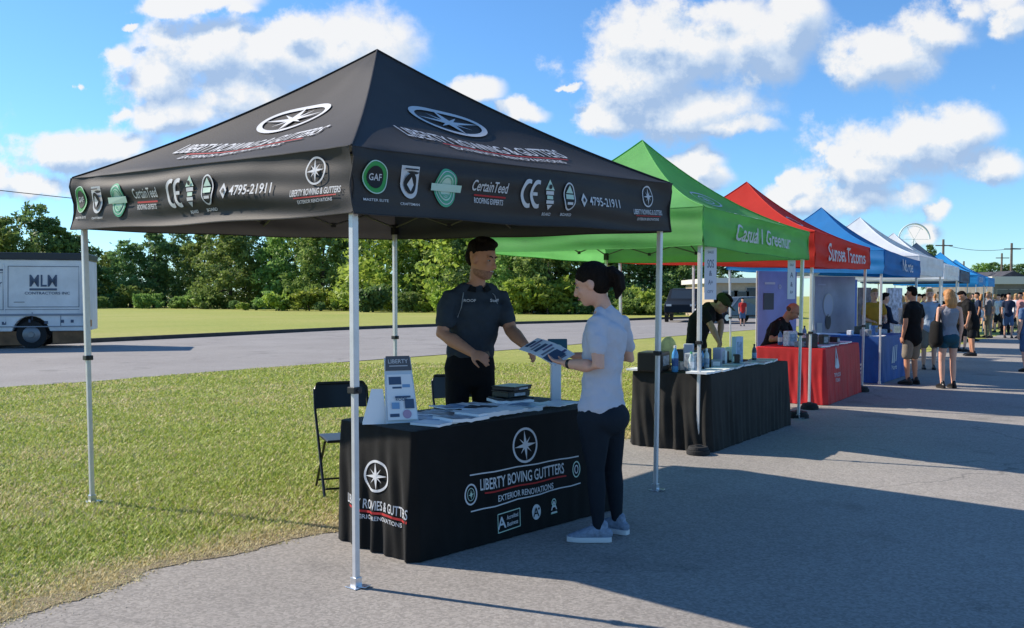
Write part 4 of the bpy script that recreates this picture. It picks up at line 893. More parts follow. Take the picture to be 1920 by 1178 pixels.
boxy(t2(.50, .45), (.10, .10, .27), a2 + .3, mat('carton_pale', (.40, .42, .50), .6), 'tall pale carton mid draped table', group=gb, face=paper_g)
boxy(t2(.95, .60), (.46, .25, .19), a2, black_paint, 'long black case on the rear of the draped table', 'storage_bin', 'bin', gb, paper_d)
boxy(t2(1.15, .38), (.12, .10, .20), a2, mat('carton_lilac', (.42, .40, .52), .6), 'lilac grey carton in front of the long black case', group=gb, face=paper_g)
boxy(t2(1.75, .40), (.15, .06, .30), a2 - .2, mat('stand_blue', (.35, .48, .66), .4), 'pale blue upright stand near the far end of the draped table', 'display_stand', 'display stand', gb, paper_b)
boxy(t2(2.0, .55), (.16, .16, .16), a2, mat('tub_white', (.7, .68, .68), .5), 'white tub at the far rear corner of the draped table', 'tub', 'tub', gb, RED_CL)
for i, (a, b, l, w, m, lb) in enumerate([(.12, .12, .36, .22, paper_w, 'bright white sheets on the near left corner of the draped table'), (.50, .12, .40, .22, paper_w, 'white sheet stack along the front edge of the draped table'), (.95, .18, .45, .24, paper_g, 'grey sheet pile mid front of the draped table'), (1.35, .20, .40, .24, paper_b, 'blue grey sheets right of the grey pile'), (1.75, .15, .36, .24, paper_g, 'pale grey sheets before the upright blue stand'), (2.1, .22, .30, .30, mat('paper_mint', (.30, .45, .42), .5), 'mint green tray at the far end of the draped table'), (-.0 + .10, .8, .3, .2, paper_w, 'white sheet on the rear left corner of the draped table')]):
    brochure(TB2, a, b, .1 * (i % 3), w, l, m, lb, th=.018, group='sheets on the black draped table', name='paper_stack', cat='papers')
for i in range(18):
    a = .24 + i * .112; b = .26 + (i * 7 % 5) * .11; lbl = ['near end', 'near end past the bottles', 'before the grey carton', 'behind the grey carton', 'middle', 'middle rear', 'past the lilac carton', 'before the blue stand', 'far end'][i // 2] + [', front one', ', rear one'][i % 2]
    if i % 3 == 0: bottle(t2(a, b), .027, .15 + .02 * (i % 4), [glassw, paper_d, glassy, paper_g][i // 3 % 4], metal_dark, 'small bottle on the draped table, ' + lbl, gb, paper_b)
    else: boxy(t2(a, b), (.07 + .02 * (i % 3), .06, .06 + .03 * (i % 4)), a2 + i, [paper_d, paper_g, black_paint, paper_w][i % 4], ['small dark', 'small grey', 'small black', 'small white'][i % 4] + ' pack on the draped table, ' + lbl, 'small_pack', 'pack', gb, paper_w)
def oval_fan():
    p = t2(.35, .62); t = thing('round_tray', 'round straw-yellow tray standing up on the draped table', 'tray', tuple(p), gb); mb = MB(); c = p + V((0, 0, .20)); mb.ell(c, (.11, .025, .15), Matrix.Rotation(.4, 3, 'Z')); mb.build('tray_disc', mat('straw', (.42, .42, .16), .7, var=.3, vscale=20), t, smooth=True)
    mb = MB(); mb.cyl(p, p + V((0, 0, .07)), .02); mb.build('foot', mat('orange_wood', (.40, .18, .08), .6), t)
oval_fan()
# ---- goods on the red and blue tables
def t3(a, b, dz=.006): return on_table(TB3, a, b, dz)
def t4(a, b, dz=.006): return on_table(TB4, a, b, dz)
a3 = math.atan2(E3.y, E3.x); gr_ = 'goods on the red table'; gbl = 'goods on the blue table'
rr = random.Random(5)
cols3 = [(.03, .03, .035), (.25, .28, .33), (.50, .55, .62), (.10, .22, .42), (.05, .06, .05), (.35, .42, .50), (.16, .20, .16), (.02, .02, .02)]
w3 = ['black case', 'grey carton', 'pale carton', 'blue carton', 'dark olive crate', 'silver grey box', 'green grey box', 'black speaker box']
POS = ['at its near end', 'second along from the near end', 'third along from the near end', 'fourth along from the near end', 'just before the middle', 'at the middle', 'just past the middle', 'just past the emblem', 'third from the far end', 'second from the far end', 'at the far end', 'at the rear corner']
for i in range(12):
    a = .12 + i * .165; b = .22 + (i % 4) * .2; m_ = mat('goods_%d' % (i % 8), cols3[i % 8], .5, var=.4, vscale=25)
    if i % 4 == 3: bottle(t3(a, b), .035, rr.uniform(.16, .30), m_, [cwhite, metal_dark][i % 2], ['', '', '', 'pale', '', '', '', 'dark', '', '', '', 'olive'][i] + ' bottle on the red table ' + POS[i], gr_, paper_w)
    else: boxy(t3(a, b), (rr.uniform(.07, .18), rr.uniform(.06, .15), rr.uniform(.07, .24)), a3 + rr.uniform(-.7, .7), m_, w3[i % 8] + ' on the red table ' + POS[i], group=gr_, face=[paper_g, paper_d, paper_b, paper_w][i % 4])
for i in range(5): brochure(TB3, .3 + i * .36, .16, .2 * (i % 3 - 1), .2, .27, [paper_w, paper_b, paper_d, paper_g, paper_w][i], ['white', 'blue', 'dark', 'grey', 'pale'][i] + ' sheets lying on the front edge of the red table', th=.02, group='sheets on the red table', name='paper_stack', cat='papers')
for i in range(6):
    a = .2 + i * .32; b = .3 + (i % 2) * .35; boxy(t4(a, b), (rr.uniform(.08, .18), rr.uniform(.08, .16), rr.uniform(.08, .22)), a3 + rr.uniform(-.6, .6), mat('goods_%d' % (i + 1), cols3[i + 1], .5), w3[i + 1] + ' on the blue table, ' + ['at its near end', 'second from the near end', 'third from the near end', 'fourth from the near end', 'fifth from the near end', 'at its far end'][i], group=gbl, face=[paper_d, paper_w][i % 2])
brochure(TB4, .3, .12, .1, .25, .34, paper_w, 'pale sign leaning on the blue table front', th=.012, group=None, name='price_sign', cat='sign')

# ================================================================== hanging signs on the green canopy
def hanging_sign(px, pt, pb, Y, wpx, label, lines, rz):
    a, b = atY(px, pt, Y), atY(px, pb, Y); w = wpx / FPX * Y; h = a.z - b.z; c = (a + b) / 2; t = thing('hanging_sign', label, 'sign', tuple(a)); mb = MB(); mb.box(c, (w, .006, h), rz); mb.build('sign_board', mat('sign_white', (.62, .63, .72), .5), t)
    d = Decal(); rot = Matrix.Rotation(rz, 3, 'Z'); f = lambda x, z, off: c + rot @ V((x, -.003 - off, z))
    for (tx, y, hh, ww) in lines: d.text(tx, 0, y * h, hh * h, ww * w, 0); d.new()
    d.build('sign_print', f, t, .001, [mat('ink_grey', (.10, .12, .18), .6)])
    mb = MB(); 
    for sx in (-1, 1): mb.tube([c + rot @ V((sx * w * .35, 0, h / 2)), c + rot @ V((sx * w * .35, 0, h / 2 + .12))], .0025, 5)
    mb.build('tie', metal_dark, t)
hanging_sign(1332, 463, 562, 9.05, 24, 'narrow white sign hanging from the near corner of the green canopy', [('SALE', .40, .05, .5), ('SOS', .18, .16, .55), ('&', .0, .10, .25), ('A+', -.17, .09, .4), ('CITY', -.35, .05, .5)], R(12))
hanging_sign(1484, 488, 561, 11.2, 17, 'narrow white sign hanging from the far corner of the green canopy', [('SALE', .38, .06, .5), ('A', .12, .14, .4), ('&', -.12, .12, .3), ('A+', -.32, .09, .4)], R(20))

# ================================================================== backdrops and clutter behind the rows
def banner(c0, c1, z0, z1, m, label, name='backdrop_banner', shapes=None, cat='banner', group=None):
    c0, c1 = V((*c0, 0)), V((*c1, 0)); t = thing(name, label, cat, (c0.x, c0.y, 0), group); ex = (c1 - c0); L_ = ex.length; ex.normalize(); n = V((ex.y, -ex.x, 0)); mb = MB(); NN = 16
    for k in range(NN):
        pass
    f = lambda x, z, off: c0 + ex * x + n * (.015 * math.sin(x * 7) + off) + V((0, 0, z))
    vs = [f(L_ * i / NN, z, o) for i in range(NN + 1) for (z, o) in ((z0, 0), (z1, 0), (z1, -.01), (z0, -.01))]
    fs = [(4 * i + j, 4 * i + 4 + j, 4 * i + 4 + (j + 1) % 4, 4 * i + (j + 1) % 4) for i in range(NN) for j in range(4)] + [(0, 1, 2, 3), (4 * NN + 3, 4 * NN + 2, 4 * NN + 1, 4 * NN)]
    mb.add(vs, fs); mb.build('banner_cloth', m, t)
    mb = MB()
    for p in (c0, c1): mb.cyl(p - n * .03, p - n * .03 + V((0, 0, z1)), .015, n=8); mb.box(p - n * .03 + V((0, 0, .015)), (.3, .3, .02))
    mb.build('banner_frame', metal_white, t)
    if shapes: d = Decal(); shapes(d); d.build('banner_print', f, t, .012, [mat('banner_dark', (.035, .045, .075), .5), mat('banner_pale', (.50, .53, .68), .6), mat('banner_grey', (.26, .27, .35), .6), white_print])
    return t
peri = mat('banner_periwinkle', (.24, .28, .60), .6, var=.15, vscale=2); lil = mat('banner_lilac_grey', (.38, .40, .52), .6, var=.2, vscale=2)
pA, pB = atY(1421, 600, 16.2), atY(1492, 600, 16.8)
banner((pA.x, pA.y), (pB.x, pB.y), .5, 2.0, peri, 'periwinkle blue backdrop with dark square behind the bald man', shapes=lambda d: (d.rect(.27, 1.45, .29, .30, 0), d.ring(.60, 1.72, .04, .04, .02, 1), d.rect(.30, 1.78, .3, .04, 1)))
pA, pB = atY(1527, 600, 18.2), atY(1603, 600, 19.0)
def sh2(d): d.disc(.44, 1.36, .17, .22, 1); d.ring(.44, 1.36, .19, .24, .02, 3); d.disc(.44, 1.02, .11, .16, 0); d.rect(.2, 1.78, .25, .03, 1); d.rect(.14, .9, .16, .2, 3)
banner((pA.x, pA.y), (pB.x, pB.y), .4, 1.95, lil, 'lilac grey backdrop with big pale circle under the blue canopy', shapes=sh2)
pA, pB = atY(1584, 600, 19.2), atY(1606, 600, 19.4); banner((pA.x, pA.y), (pB.x, pB.y), .4, 1.9, mat('banner_blue', (.10, .20, .60), .6), 'narrow bright blue banner strip right of the pale circle backdrop')
for (x0, x1, Y, z0, z1, m, lb) in [(1608, 1634, 21.5, .3, 1.75, mat('cloth_dusk', (.10, .10, .14), .7, var=.6, vscale=6), 'dark patterned hanging cloth left of the mustard shirt'), (1663, 1692, 22.5, .3, 1.75, mat('cloth_pale_pattern', (.42, .44, .54), .7, var=.7, vscale=9), 'pale patterned stock rack behind the man in black')]:
    pA, pB = atY(x0, 600, Y), atY(x1, 600, Y + .4); banner((pA.x, pA.y), (pB.x, pB.y), z0, z1, m, lb, 'hanging_cloth', cat='hanging cloth')

rk = random.Random(9)
CW = ['grey stock crate', 'blue stock crate', 'black stock crate', 'pale stock crate', 'navy stock crate']
CM = [mat('crate_%d' % i, k_, .6, var=.4, vscale=18) for i, k_ in enumerate([(.16, .17, .19), (.06, .12, .25), (.015, .015, .017), (.40, .41, .44), (.02, .03, .06)])]
for i, (px, Y, z0) in enumerate([(1545, 16.6, 0), (1549, 16.7, .42), (1572, 17.0, 0), (1590, 17.4, 0), (1592, 17.4, .42), (1612, 19.6, 0), (1618, 19.7, .42), (1700, 22.0, 0), (1702, 22.0, .42), (1706, 22.1, .84), (1538, 17.6, .0), (1560, 17.3, .42)]):
    p = atY(px, 600, Y); p.z = z0 + .012; boxy(p, (.42 + .06 * (i % 3), .36, .40), rk.uniform(-.5, .5), CM[i % 5], CW[i % 5] + [' on the ground', ' one up in its pile', ' on top of its pile'][int(z0 / .42 + .1)] + [' behind the red table', ' beyond the blue table', ' under the white canopy'][0 if px < 1595 else 1 if px < 1650 else 2], 'stock_crate', 'crate', 'stock crates piled behind the red and blue tables', CM[(i + 3) % 5])
# ---- distant building, parked cars, van
def building(name, label, x0, x1, Y, zpx, depth, wallm, roofm, openings, cat='building', flat=.35, over=.3):
    a, b = atY(x0, 560, Y), atY(x1, 560, Y); h = zAt(zpx, Y); w = b.x - a.x; c = V(((a.x + b.x) / 2, Y + depth / 2, 0)); t = thing(name, label, cat, (c.x, c.y, 0)); mb = MB(); mb.box(c + V((0, 0, h / 2 - .1)), (w, depth, h + .2)); wl = mb.build('wall', wallm, t)
    mb = MB(); mb.box(c + V((0, 0, h + flat / 2 + .003)), (w + over * 2, depth + over * 2, flat)); mb.build('roof', roofm, t)
    for (u, z, ww, hh) in openings:
        p = V((a.x + u * w, Y - .02, z)); mb = MB(); mb.box(p, (ww + .12, .05, hh + .12)); fo = mb.build('window', mat('window_frame_tan', (.35, .32, .28), .6), t); mb = MB(); mb.box(p + V((0, -.03, 0)), (ww, .02, hh)); mb.build('pane', mat('dark_glass', (.03, .04, .05), .15, spec=.6), fo)
building('brick_building', 'long beige single-storey building behind the red canopy poles', 1338, 1425, 62, 531, 10, mat('beige_block', (.42, .34, .24), .85, var=.12, vscale=3, bump=.3, bscale=8), mat('roof_white', (.62, .60, .55), .7), [(.35, 1.3, 1.0, 1.1), (.6, 1.3, 1.0, 1.1), (.85, 1.1, .9, 2.0)])
building('shop_building', 'low pale building with white fascia at the far right beyond the crowd', 1862, 2040, 95, 533, 14, mat('far_wall', (.16, .15, .14), .85, var=.3, vscale=1), mat('fascia_white', (.55, .54, .50), .7), [(.1 + .12 * k, 1.5, 1.2, 1.4) for k in range(7)], flat=.8)
building('shop_building', 'grey block building beside the last blue canopy', 1826, 1866, 120, 515, 14, mat('far_wall_grey', (.30, .26, .26), .85, var=.2, vscale=1), mat('roof_dark', (.08, .08, .09), .8), [(.3, 2.5, 1.0, 1.2), (.7, 2.5, 1.0, 1.2)])
def gable(px0, px1, Y, ridge, eave, label):
    a, b = atY(px0, 560, Y), atY(px1, 560, Y); ze, zr = zAt(eave, Y), zAt(ridge, Y); t = thing('house', label, 'house', ((a.x + b.x) / 2, Y, 0)); mb = MB(); mb.box(V(((a.x + b.x) / 2, Y + 4, ze / 2)), (b.x - a.x, 8, ze)); mb.build('wall', mat('house_wall', (.42, .42, .40), .8), t)
    m_ = (a.x + b.x) / 2; mb = MB(); mb.add([V((a.x - .4, Y - .4, ze)), V((b.x + .4, Y - .4, ze)), V((m_, Y - .4, zr)), V((a.x - .4, Y + 8.4, ze)), V((b.x + .4, Y + 8.4, ze)), V((m_, Y + 8.4, zr))], [(0, 1, 2), (5, 4, 3), (0, 2, 5, 3), (1, 4, 5, 2), (0, 3, 4, 1)]); mb.build('roof', mat('shingle_dark', (.06, .06, .07), .9, var=.3, vscale=2), t)
gable(1868, 1925, 110, 508, 524, 'far house with dark gabled roof above the white fascia')
def car(p, rz, L_, W_, H_, m, label, cabin=(.25, .92)):
    t = thing('parked_car', label, 'car', (0, 0, 0), 'vehicles parked beyond the tables'); prof = [(-.5, .28), (-.49, .52), (-.34, .60), (-.22, .64), (-.08, .97), (.28, 1.0), (.42, .72), (.49, .64), (.5, .30)]
    mb = MB(); vs = []
    for sy in (-1, -.92, .92, 1):
        for (x, z) in prof: vs.append(V((x * L_, sy * W_ / 2 * (1 if z < .66 else .84), z * H_ * (1 if abs(sy) < 1 else .985))))
    n = len(prof); fs = [(j * n + i, j * n + i + 1, (j + 1) * n + i + 1, (j + 1) * n + i) for j in range(3) for i in range(n - 1)] + [tuple(range(n - 1, -1, -1)), tuple(range(3 * n, 4 * n))] + [(j * n, (j + 1) * n, (j + 1) * n + n - 1, j * n + n - 1) for j in range(3)]
    mb.add(vs, fs); bevel(mb.build('body', m, t, smooth=True), .04, 3)
    for sy in (-1, 1):
        mb = MB(); pts = [(-.17, .66), (-.06, .92), (.26, .94), (.37, .70)]; mb.add([V((x * L_, sy * (W_ / 2 * .865 + .01 * (1 if z < .8 else 0)) , z * H_)) for x, z in pts] + [V((x * L_, sy * W_ / 2 * .80, z * H_)) for x, z in pts], [(0, 1, 2, 3), (7, 6, 5, 4), (0, 3, 7, 4), (1, 0, 4, 5), (2, 1, 5, 6), (3, 2, 6, 7)]); mb.build('side_window', mat('dark_glass', (.03, .04, .05), .15, spec=.6), t)
    mb = MB(); mb.add([V((-.205 * L_, -W_ * .37, .675 * H_)), V((-.205 * L_, W_ * .37, .675 * H_)), V((-.095 * L_, W_ * .35, .94 * H_)), V((-.095 * L_, -W_ * .35, .94 * H_))], [(0, 1, 2, 3)]); mb.build('windscreen', MAT['dark_glass'], t)
    for sx in (-.32, .32):
        for sy in (-1, 1):
            c = V((sx * L_, sy * W_ * .46, .33)); mb = MB(); mb.cyl(c - V((0, .1, 0)), c + V((0, .1, 0)), .33, n=24); w_ = mb.build('wheel', rubber, t, smooth=True); mb = MB(); mb.cyl(c + V((0, sy * .09, 0)), c + V((0, sy * .115, 0)), .19, .17, 20); mb.build('rim', chrome, w_)
    for sy in (-1, 1): mb = MB(); mb.box(V((-.495 * L_, sy * W_ * .36, .5 * H_)), (.05, .3, .12)); mb.build('headlight', mat('lamp_glass', (.6, .6, .6), .1), t)
    t.location = (p.x, p.y, .012); t.rotation_euler = (0, 0, rz); return t
car(G(1282, 603), R(75), 5.0, 1.9, 2.0, mat('van_navy', (.008, .013, .020), .6, spec=.15), 'dark navy van parked between the green canopy poles')
car(G(1378, 606), R(30), 4.6, 1.8, 1.5, mat('car_grey', (.06, .075, .09), .25, spec=.6), 'dark grey car parked before the beige building')

def food_van():
    x0, x1, Y, Ye = -20.0, None, 26.6, 0
    a = atY(163, 600, Y); x1 = a.x; zt = zAt(488, Y); W_ = 1.9; t = thing('box_van', 'pale grey-blue box van with dark roof edge parked at the left on the road', 'van', (x1, Y, 0), None)
    vm_ = mat('van_paint', (.66, .67, .69), .4, var=.14, vscale=1.4, spec=.45); L_ = x1 - x0; cx = (x0 + x1) / 2
    z1 = zAt(613, Y); wheels = [(zx, Y) for zx in (atY(68, 600, Y).x, atY(68, 600, Y).x - 4.3)]
    # side panel profile with wheel arches
    def side(y, flip):
        pts = [(x0, z1 - .12)]; 
        for wx, _ in sorted(wheels):
            for k in range(13):
                an = math.pi - math.pi * k / 12; pts.append((wx + .50 * math.cos(an), .44 + .52 * math.sin(an) if .44 + .52 * math.sin(an) > z1 - .12 else z1 - .12))
        pts += [(x1, z1 - .12), (x1, zt), (x0, zt)]
        return [V((x, y, z)) for x, z in pts]
    A_, B_ = side(Y, 0), side(Y + W_, 1); n = len(A_); mb = MB(); mb.add(A_ + B_, [tuple(range(n)), tuple(range(2 * n - 1, n - 1, -1))] + [(i, n + i, n + (i + 1) % n, (i + 1) % n) for i in range(n)]); bevel(mb.build('body', vm_, t), .03, 2)
    mb = MB(); mb.box(V((cx, Y + W_ / 2, zt + .10)), (L_ + .06, W_ + .1, .20)); bevel(mb.build('roof_edge', mat('van_roof_black', (.02, .025, .035), .4), t), .02)
    mb = MB(); mb.box(V((cx + .0, Y - .012, zAt(590, Y))), (L_, .03, .06)); mb.box(V((cx, Y - .012, z1 + .02)), (L_, .025, .03)); mb.build('trim_strip', mat('van_trim', (.22, .25, .30), .5), t)
    mb = MB()
    for xx in (atY(25, 600, Y).x, atY(152, 600, Y).x - .0): mb.box(V((xx, Y - .008, (zt + z1) / 2)), (.03, .02, zt - z1 - .25))
    mb.box(V((atY(160, 600, Y).x, Y - .010, (zt + z1) / 2)), (.10, .03, zt - z1 + .1)); mb.build('panel_seam', vm_, t)
    mb = MB(); wx = wheels[0][0]; xl = wx + .56; mb.box(V(((xl + x1) / 2, Y + .10, z1 - .30)), (x1 - xl, .08, .34)); mb.box(V((atY(20, 600, Y).x - .3, Y + .10, z1 - .32)), (1.7, .08, .40)); mb.build('skirt', mat('skirt_brown', (.20, .10, .045), .7, var=.4, vscale=3), t)
    mb = MB(); mb.box(V((cx, Y + W_ / 2, .62)), (L_ - .3, W_ * .5, .50)); [mb.box(V((wx, Y + W_ / 2, .72)), (1.15, W_ * .72, .62)) for wx, _ in wheels]; mb.build('chassis', rubber, t)
    for wx, _ in wheels:
        for yy in (Y + .18, Y + W_ - .18):
            c = V((wx, yy, .42)); mb = MB(); mb.cyl(c - V((0, .13, 0)), c + V((0, .13, 0)), .40, n=32); w_ = mb.build('wheel', rubber, t, smooth=True); mb = MB(); mb.cyl(c - V((0, .135, 0)), c - V((0, .16, 0)), .24, .20, 24); mb.cyl(c - V((0, .16, 0)), c - V((0, .19, 0)), .09, .08, 16); mb.build('rim', mat('rim_grey', (.20, .21, .23), .4, .5), w_, smooth=True)
    d = Decal(); f = lambda px, py, off: atY(px, py, Y) + V((0, -.012 - off, 0))
    def bx(p0, q0, p1, q1, mi=0): d.poly([(p0, q1), (p1, q1), (p1, q0), (p0, q0)], mi)
    vs, fs, asp = TXT['MLM']; d.parts.append(([(89 + x * 46 / asp, 527 - y * 22) for x, y in vs], fs, 0, 0)); bx(66, 541, 112, 545)
    d.new(); vs, fs, asp = TXT['CONTRACTORS INC']; d.parts.append(([(96 + x * 76 / asp, 550 - y * 5) for x, y in vs], fs, 0, 0))
    d.new(); vs, fs, asp = TXT['CITY']; d.parts.append(([(6 + x * 30 / asp, 534 - y * 9) for x, y in vs], fs, 0, 0)); bx(-6, 506, 24, 509); bx(-4, 560, 8, 572, 1)
    for qx, qy, w_ in ((6, 604, 3), (24, 605, 3.5), (10, 617, 4), (66, 601, 1.6), (94, 604, 3), (121, 602, 3), (138, 602, 2.5)): bx(qx - w_, qy - 2.5, qx + w_, qy + 3)
    d.new()
    for (p0, q0, p1, q1) in ((30, 500, 150, 501), (30, 575, 150, 576), (30, 500, 31, 576), (149, 500, 150, 576), (-60, 512, 22, 513), (22, 497, 23, 580), (40, 566, 58, 567), (-60, 580, 150, 580.8), (70, 585, 71, 600), (118, 590, 119, 612)): bx(p0, q0, p1, q1)
    d.build('side_lettering', f, t, .004, [mat('van_ink', (.07, .10, .16), .6), mat('van_ink_dark', (.03, .05, .08), .4)])
    mb = MB(); p = atY(166, 612, Y); mb.box(V((x1 + .04, Y + .3, z1 + .1)), (.07, .14, .2)); mb.build('tail_light', mat('tail_red', (.3, .02, .02), .3), t); t.rotation_euler = (0, 0, R(16))
food_van()

# ---- utility poles, wires, pale hoop, chain fence
wood = mat('pole_wood', (.16, .13, .11), .9, var=.3, vscale=3)
def upole(px, top, Y, label, arm=True):
    p = atY(px, 560, Y); z = zAt(top, Y); t = thing('utility_pole', label, 'utility pole', (p.x, Y, 0), 'utility poles beyond the market'); mb = MB(); mb.cyl(V((p.x, Y, 0)), V((p.x, Y, z)), .20, .14, 10); mb.build('post', wood, t)
    if arm: mb = MB(); mb.box(V((p.x, Y - .2, z - .8)), (2.2, .12, .14)); mb.build('cross_arm', wood, t)
    return V((p.x, Y - .2, z - .7))
w1 = upole(1767, 449, 115, 'utility pole rising behind the sky blue canopies', True); w2 = upole(1895, 456, 120, 'utility pole at the right above the far trees', True); upole(1877, 475, 150, 'shorter utility pole left of the rightmost one', True); upole(1806, 490, 160, 'thin far pole between the blue canopy and the tree clump', False)
def wire(a, b, sag, r, label):
    t = thing('power_line', label, 'power line', tuple(a)); mb = MB(); mb.tube([a.lerp(b, i / 16) - V((0, 0, sag * 4 * (i / 16) * (1 - i / 16))) for i in range(17)], r, 5); mb.build('cable', metal_dark, t)
wire(w1, w2, .5, .03, 'dark cable strung between the two tall utility poles on the right'); wire(w2, w2 + V((60, 10, 1)), .6, .03, 'cable leaving the rightmost utility pole')
wire(atY(-300, 322, 45), atY(760, 425, 60), .25, .022, 'grey overhead cable crossing the sky at the upper left')
def hoop():
    Y = 150; c = atY(1714, 449, Y); r = 29 / FPX * Y; t = thing('steel_hoop', 'pale steel hoop with faint spokes rising behind the white canopies', 'steel hoop', (c.x, Y, 0)); mb = MB(); pts = [c + V((r * math.cos(a), 0, r * math.sin(a))) for a in [2 * math.pi * i / 48 for i in range(49)]]; mb.tube(pts[:30], .13, 8); mb.tube([c + (p - c) * .86 + V((0, .3, 0)) for p in pts[6:26]], .04, 6); mb.build('rim', mat('pale_steel', (.62, .70, .74), .5), t)
    mb = MB(); 
    for k in range(6): a = math.pi * k / 3; mb.tube([c, c + V((r * .93 * math.cos(a), 0, r * .93 * math.sin(a)))], .03, 5)
    mb.build('spoke', MAT['pale_steel'], t); mb = MB(); mb.cyl(V((c.x, Y + .4, 0)), c + V((0, .4, 0)), .15, .12, 10); mb.build('mast', MAT['pale_steel'], t)
hoop()
def cfence():
    a, b = G(172, 580), G(262, 579.5); t = thing('wire_fence', 'low grey wire fence at the field edge right of the van', 'fence', (a.x, a.y, 0)); mb = MB(); h = zAt(548, a.y)
    for i in range(9): p = a.lerp(b, i / 8); mb.cyl(p, p + V((0, 0, h)), .05, n=6)
    for z in (.1, .55, .99): mb.tube([a + V((0, 0, h * z)), b + V((0, 0, h * z))], .03, 5)
    mb.build('rails', mat('galv', (.16, .18, .17), .6), t)

# ================================================================== people
def skin_mat(name, c): return mat(name, c, .55, var=.06, vscale=30, spec=.35)
SK1 = skin_mat('skin_tan', (.52, .245, .145)); SK2 = skin_mat('skin_light', (.68, .37, .26)); SK3 = skin_mat('skin_mid', (.38, .21, .14))
def fab(name, c, var=.12): return mat(name, c, .85, var=var, vscale=7, bump=.35, bscale=14, spec=.15)
HAIR_D = mat('hair_dark', (.010, .0065, .005), .75, var=.4, vscale=60, bump=.5, bscale=120, aniso=(1, 1, .2), spec=.12); HAIR_B = mat('hair_blonde', (.45, .20, .06), .5, var=.35, vscale=50, bump=.5, bscale=100, aniso=(1, 1, .2)); HAIR_S = mat('hair_sandy', (.38, .24, .10), .6, var=.3, vscale=50)
EYEW = mat('eye_white', (.36, .33, .31), .4); IRIS = mat('iris', (.02, .015, .012), .2); LIPS = mat('lips', (.30, .11, .09), .5); BROW = mat('brow_hair', (.02, .014, .010), .8); BEARD = mat('beard_stubble', (.33, .165, .105), .8, var=.3, vscale=80); SOLE = mat('sole_white', (.62, .64, .66), .6); TEETH = mat('teeth', (.6, .58, .54), .4)
def frame(f, up=V((0, 0, 1))):
    f = V(f).normalized(); s = f.cross(up).normalized(); u = s.cross(f); return Matrix((s, f, u)).transposed()  # columns: side(right), forward, up
def remesh(o, vox, it=4):
    md = o.modifiers.new('remesh', 'REMESH'); md.mode = 'VOXEL'; md.voxel_size = vox; md.use_smooth_shade = True
    sm = o.modifiers.new('smooth', 'SMOOTH'); sm.factor = .5; sm.iterations = it; return o
def rotv(v, ax, a): return Matrix.Rotation(a, 3, ax) @ v
def hand(mb, w, d, pn, s, curl, thumb_side, spread=.12, fine=True):
    """w wrist, d direction of the hand, pn palm normal (palm faces pn); thumb leaves the side"""
    d = d.normalized(); pn = (pn - d * pn.dot(d)).normalized(); sd = d.cross(pn).normalized() * thumb_side
    mb.loft([w - d * .02 * s, w + d * .02 * s, w + d * .055 * s, w + d * .088 * s], [(.024 * s, .017 * s), (.032 * s, .017 * s), (.042 * s, .016 * s), (.040 * s, .013 * s)], side=sd, n=12)
    for i, (L_, o) in enumerate(((.068, .030), (.078, .010), (.072, -.011), (.056, -.031))):
        b = w + d * (.085 - .004 * abs(i - 1)) * s + sd * o * s; dd = (d + sd * (o * spread / .03)).normalized(); ax = dd.cross(pn).normalized(); pts = [b - dd * .01 * s, b]; r = [.0095 * s, .0095 * s]; c = curl * (.85 + .12 * i)
        q = dd
        for k, fr in enumerate((.45, .32, .23)):
            q = rotv(q, ax, c * (.7, 1.0, .7)[k]); b = b + q * L_ * fr * s; pts.append(b); r.append((.009, .008, .007)[k] * s)
        mb.loft(pts, r, side=sd, n=8)
    b = w + d * .025 * s + sd * .026 * s; t1 = (d * .65 + sd * .75 + pn * .25).normalized(); t2 = (d * .9 + sd * .25 + pn * .45).normalized(); mb.loft([b, b + t1 * .038 * s, b + t1 * .038 * s + t2 * .03 * s, b + t1 * .038 * s + t2 * .052 * s], [.014 * s, .011 * s, .010 * s, .008 * s], side=pn, n=8)
def shoe(t, name, ank, td, s, um, sm, top=.085):
    td = V((td.x, td.y, 0)).normalized(); g = V((ank.x, ank.y, .014)); sd = V((td.y, -td.x, 0)); L = lambda a, z: g + td * a * s + V((0, 0, z * s))
    mb = MB(); mb.loft([L(-.065, .045), L(-.03, .06), L(.03, .058), L(.09, .045), L(.15, .032), L(.185, .027)], [(.028 * s, .032 * s), (.036 * s, .048 * s), (.040 * s, .046 * s), (.044 * s, .034 * s), (.040 * s, .024 * s), (.026 * s, .016 * s)], side=sd, n=14)
    mb.loft([L(-.02, .05), L(-.02, top + .02)], [(.036 * s, .045 * s), (.034 * s, .042 * s)], side=sd, n=12); o = mb.build(name, um, t, smooth=True)
    mb = MB(); pts = []; 
    for (a, w) in ((-.085, .022), (-.06, .036), (0, .040), (.07, .046), (.13, .046), (.175, .036), (.205, .016)): pts.append((a, w))
    ring = [(a, w) for a, w in pts] + [(a, -w) for a, w in reversed(pts)]
    vs = [L(a, z) + sd * w * s * k for z, k in ((-.004, .94), (.010, 1.04), (.028, 1.0)) for a, w in ring]; n = len(ring); fs = [(j * n + i, j * n + (i + 1) % n, (j + 1) * n + (i + 1) % n, (j + 1) * n + i) for j in range(2) for i in range(n)] + [tuple(range(n - 1, -1, -1)), tuple(range(2 * n, 3 * n))]
    mb.add(vs, fs); mb.build('sole', sm, o, smooth=True)
    return o
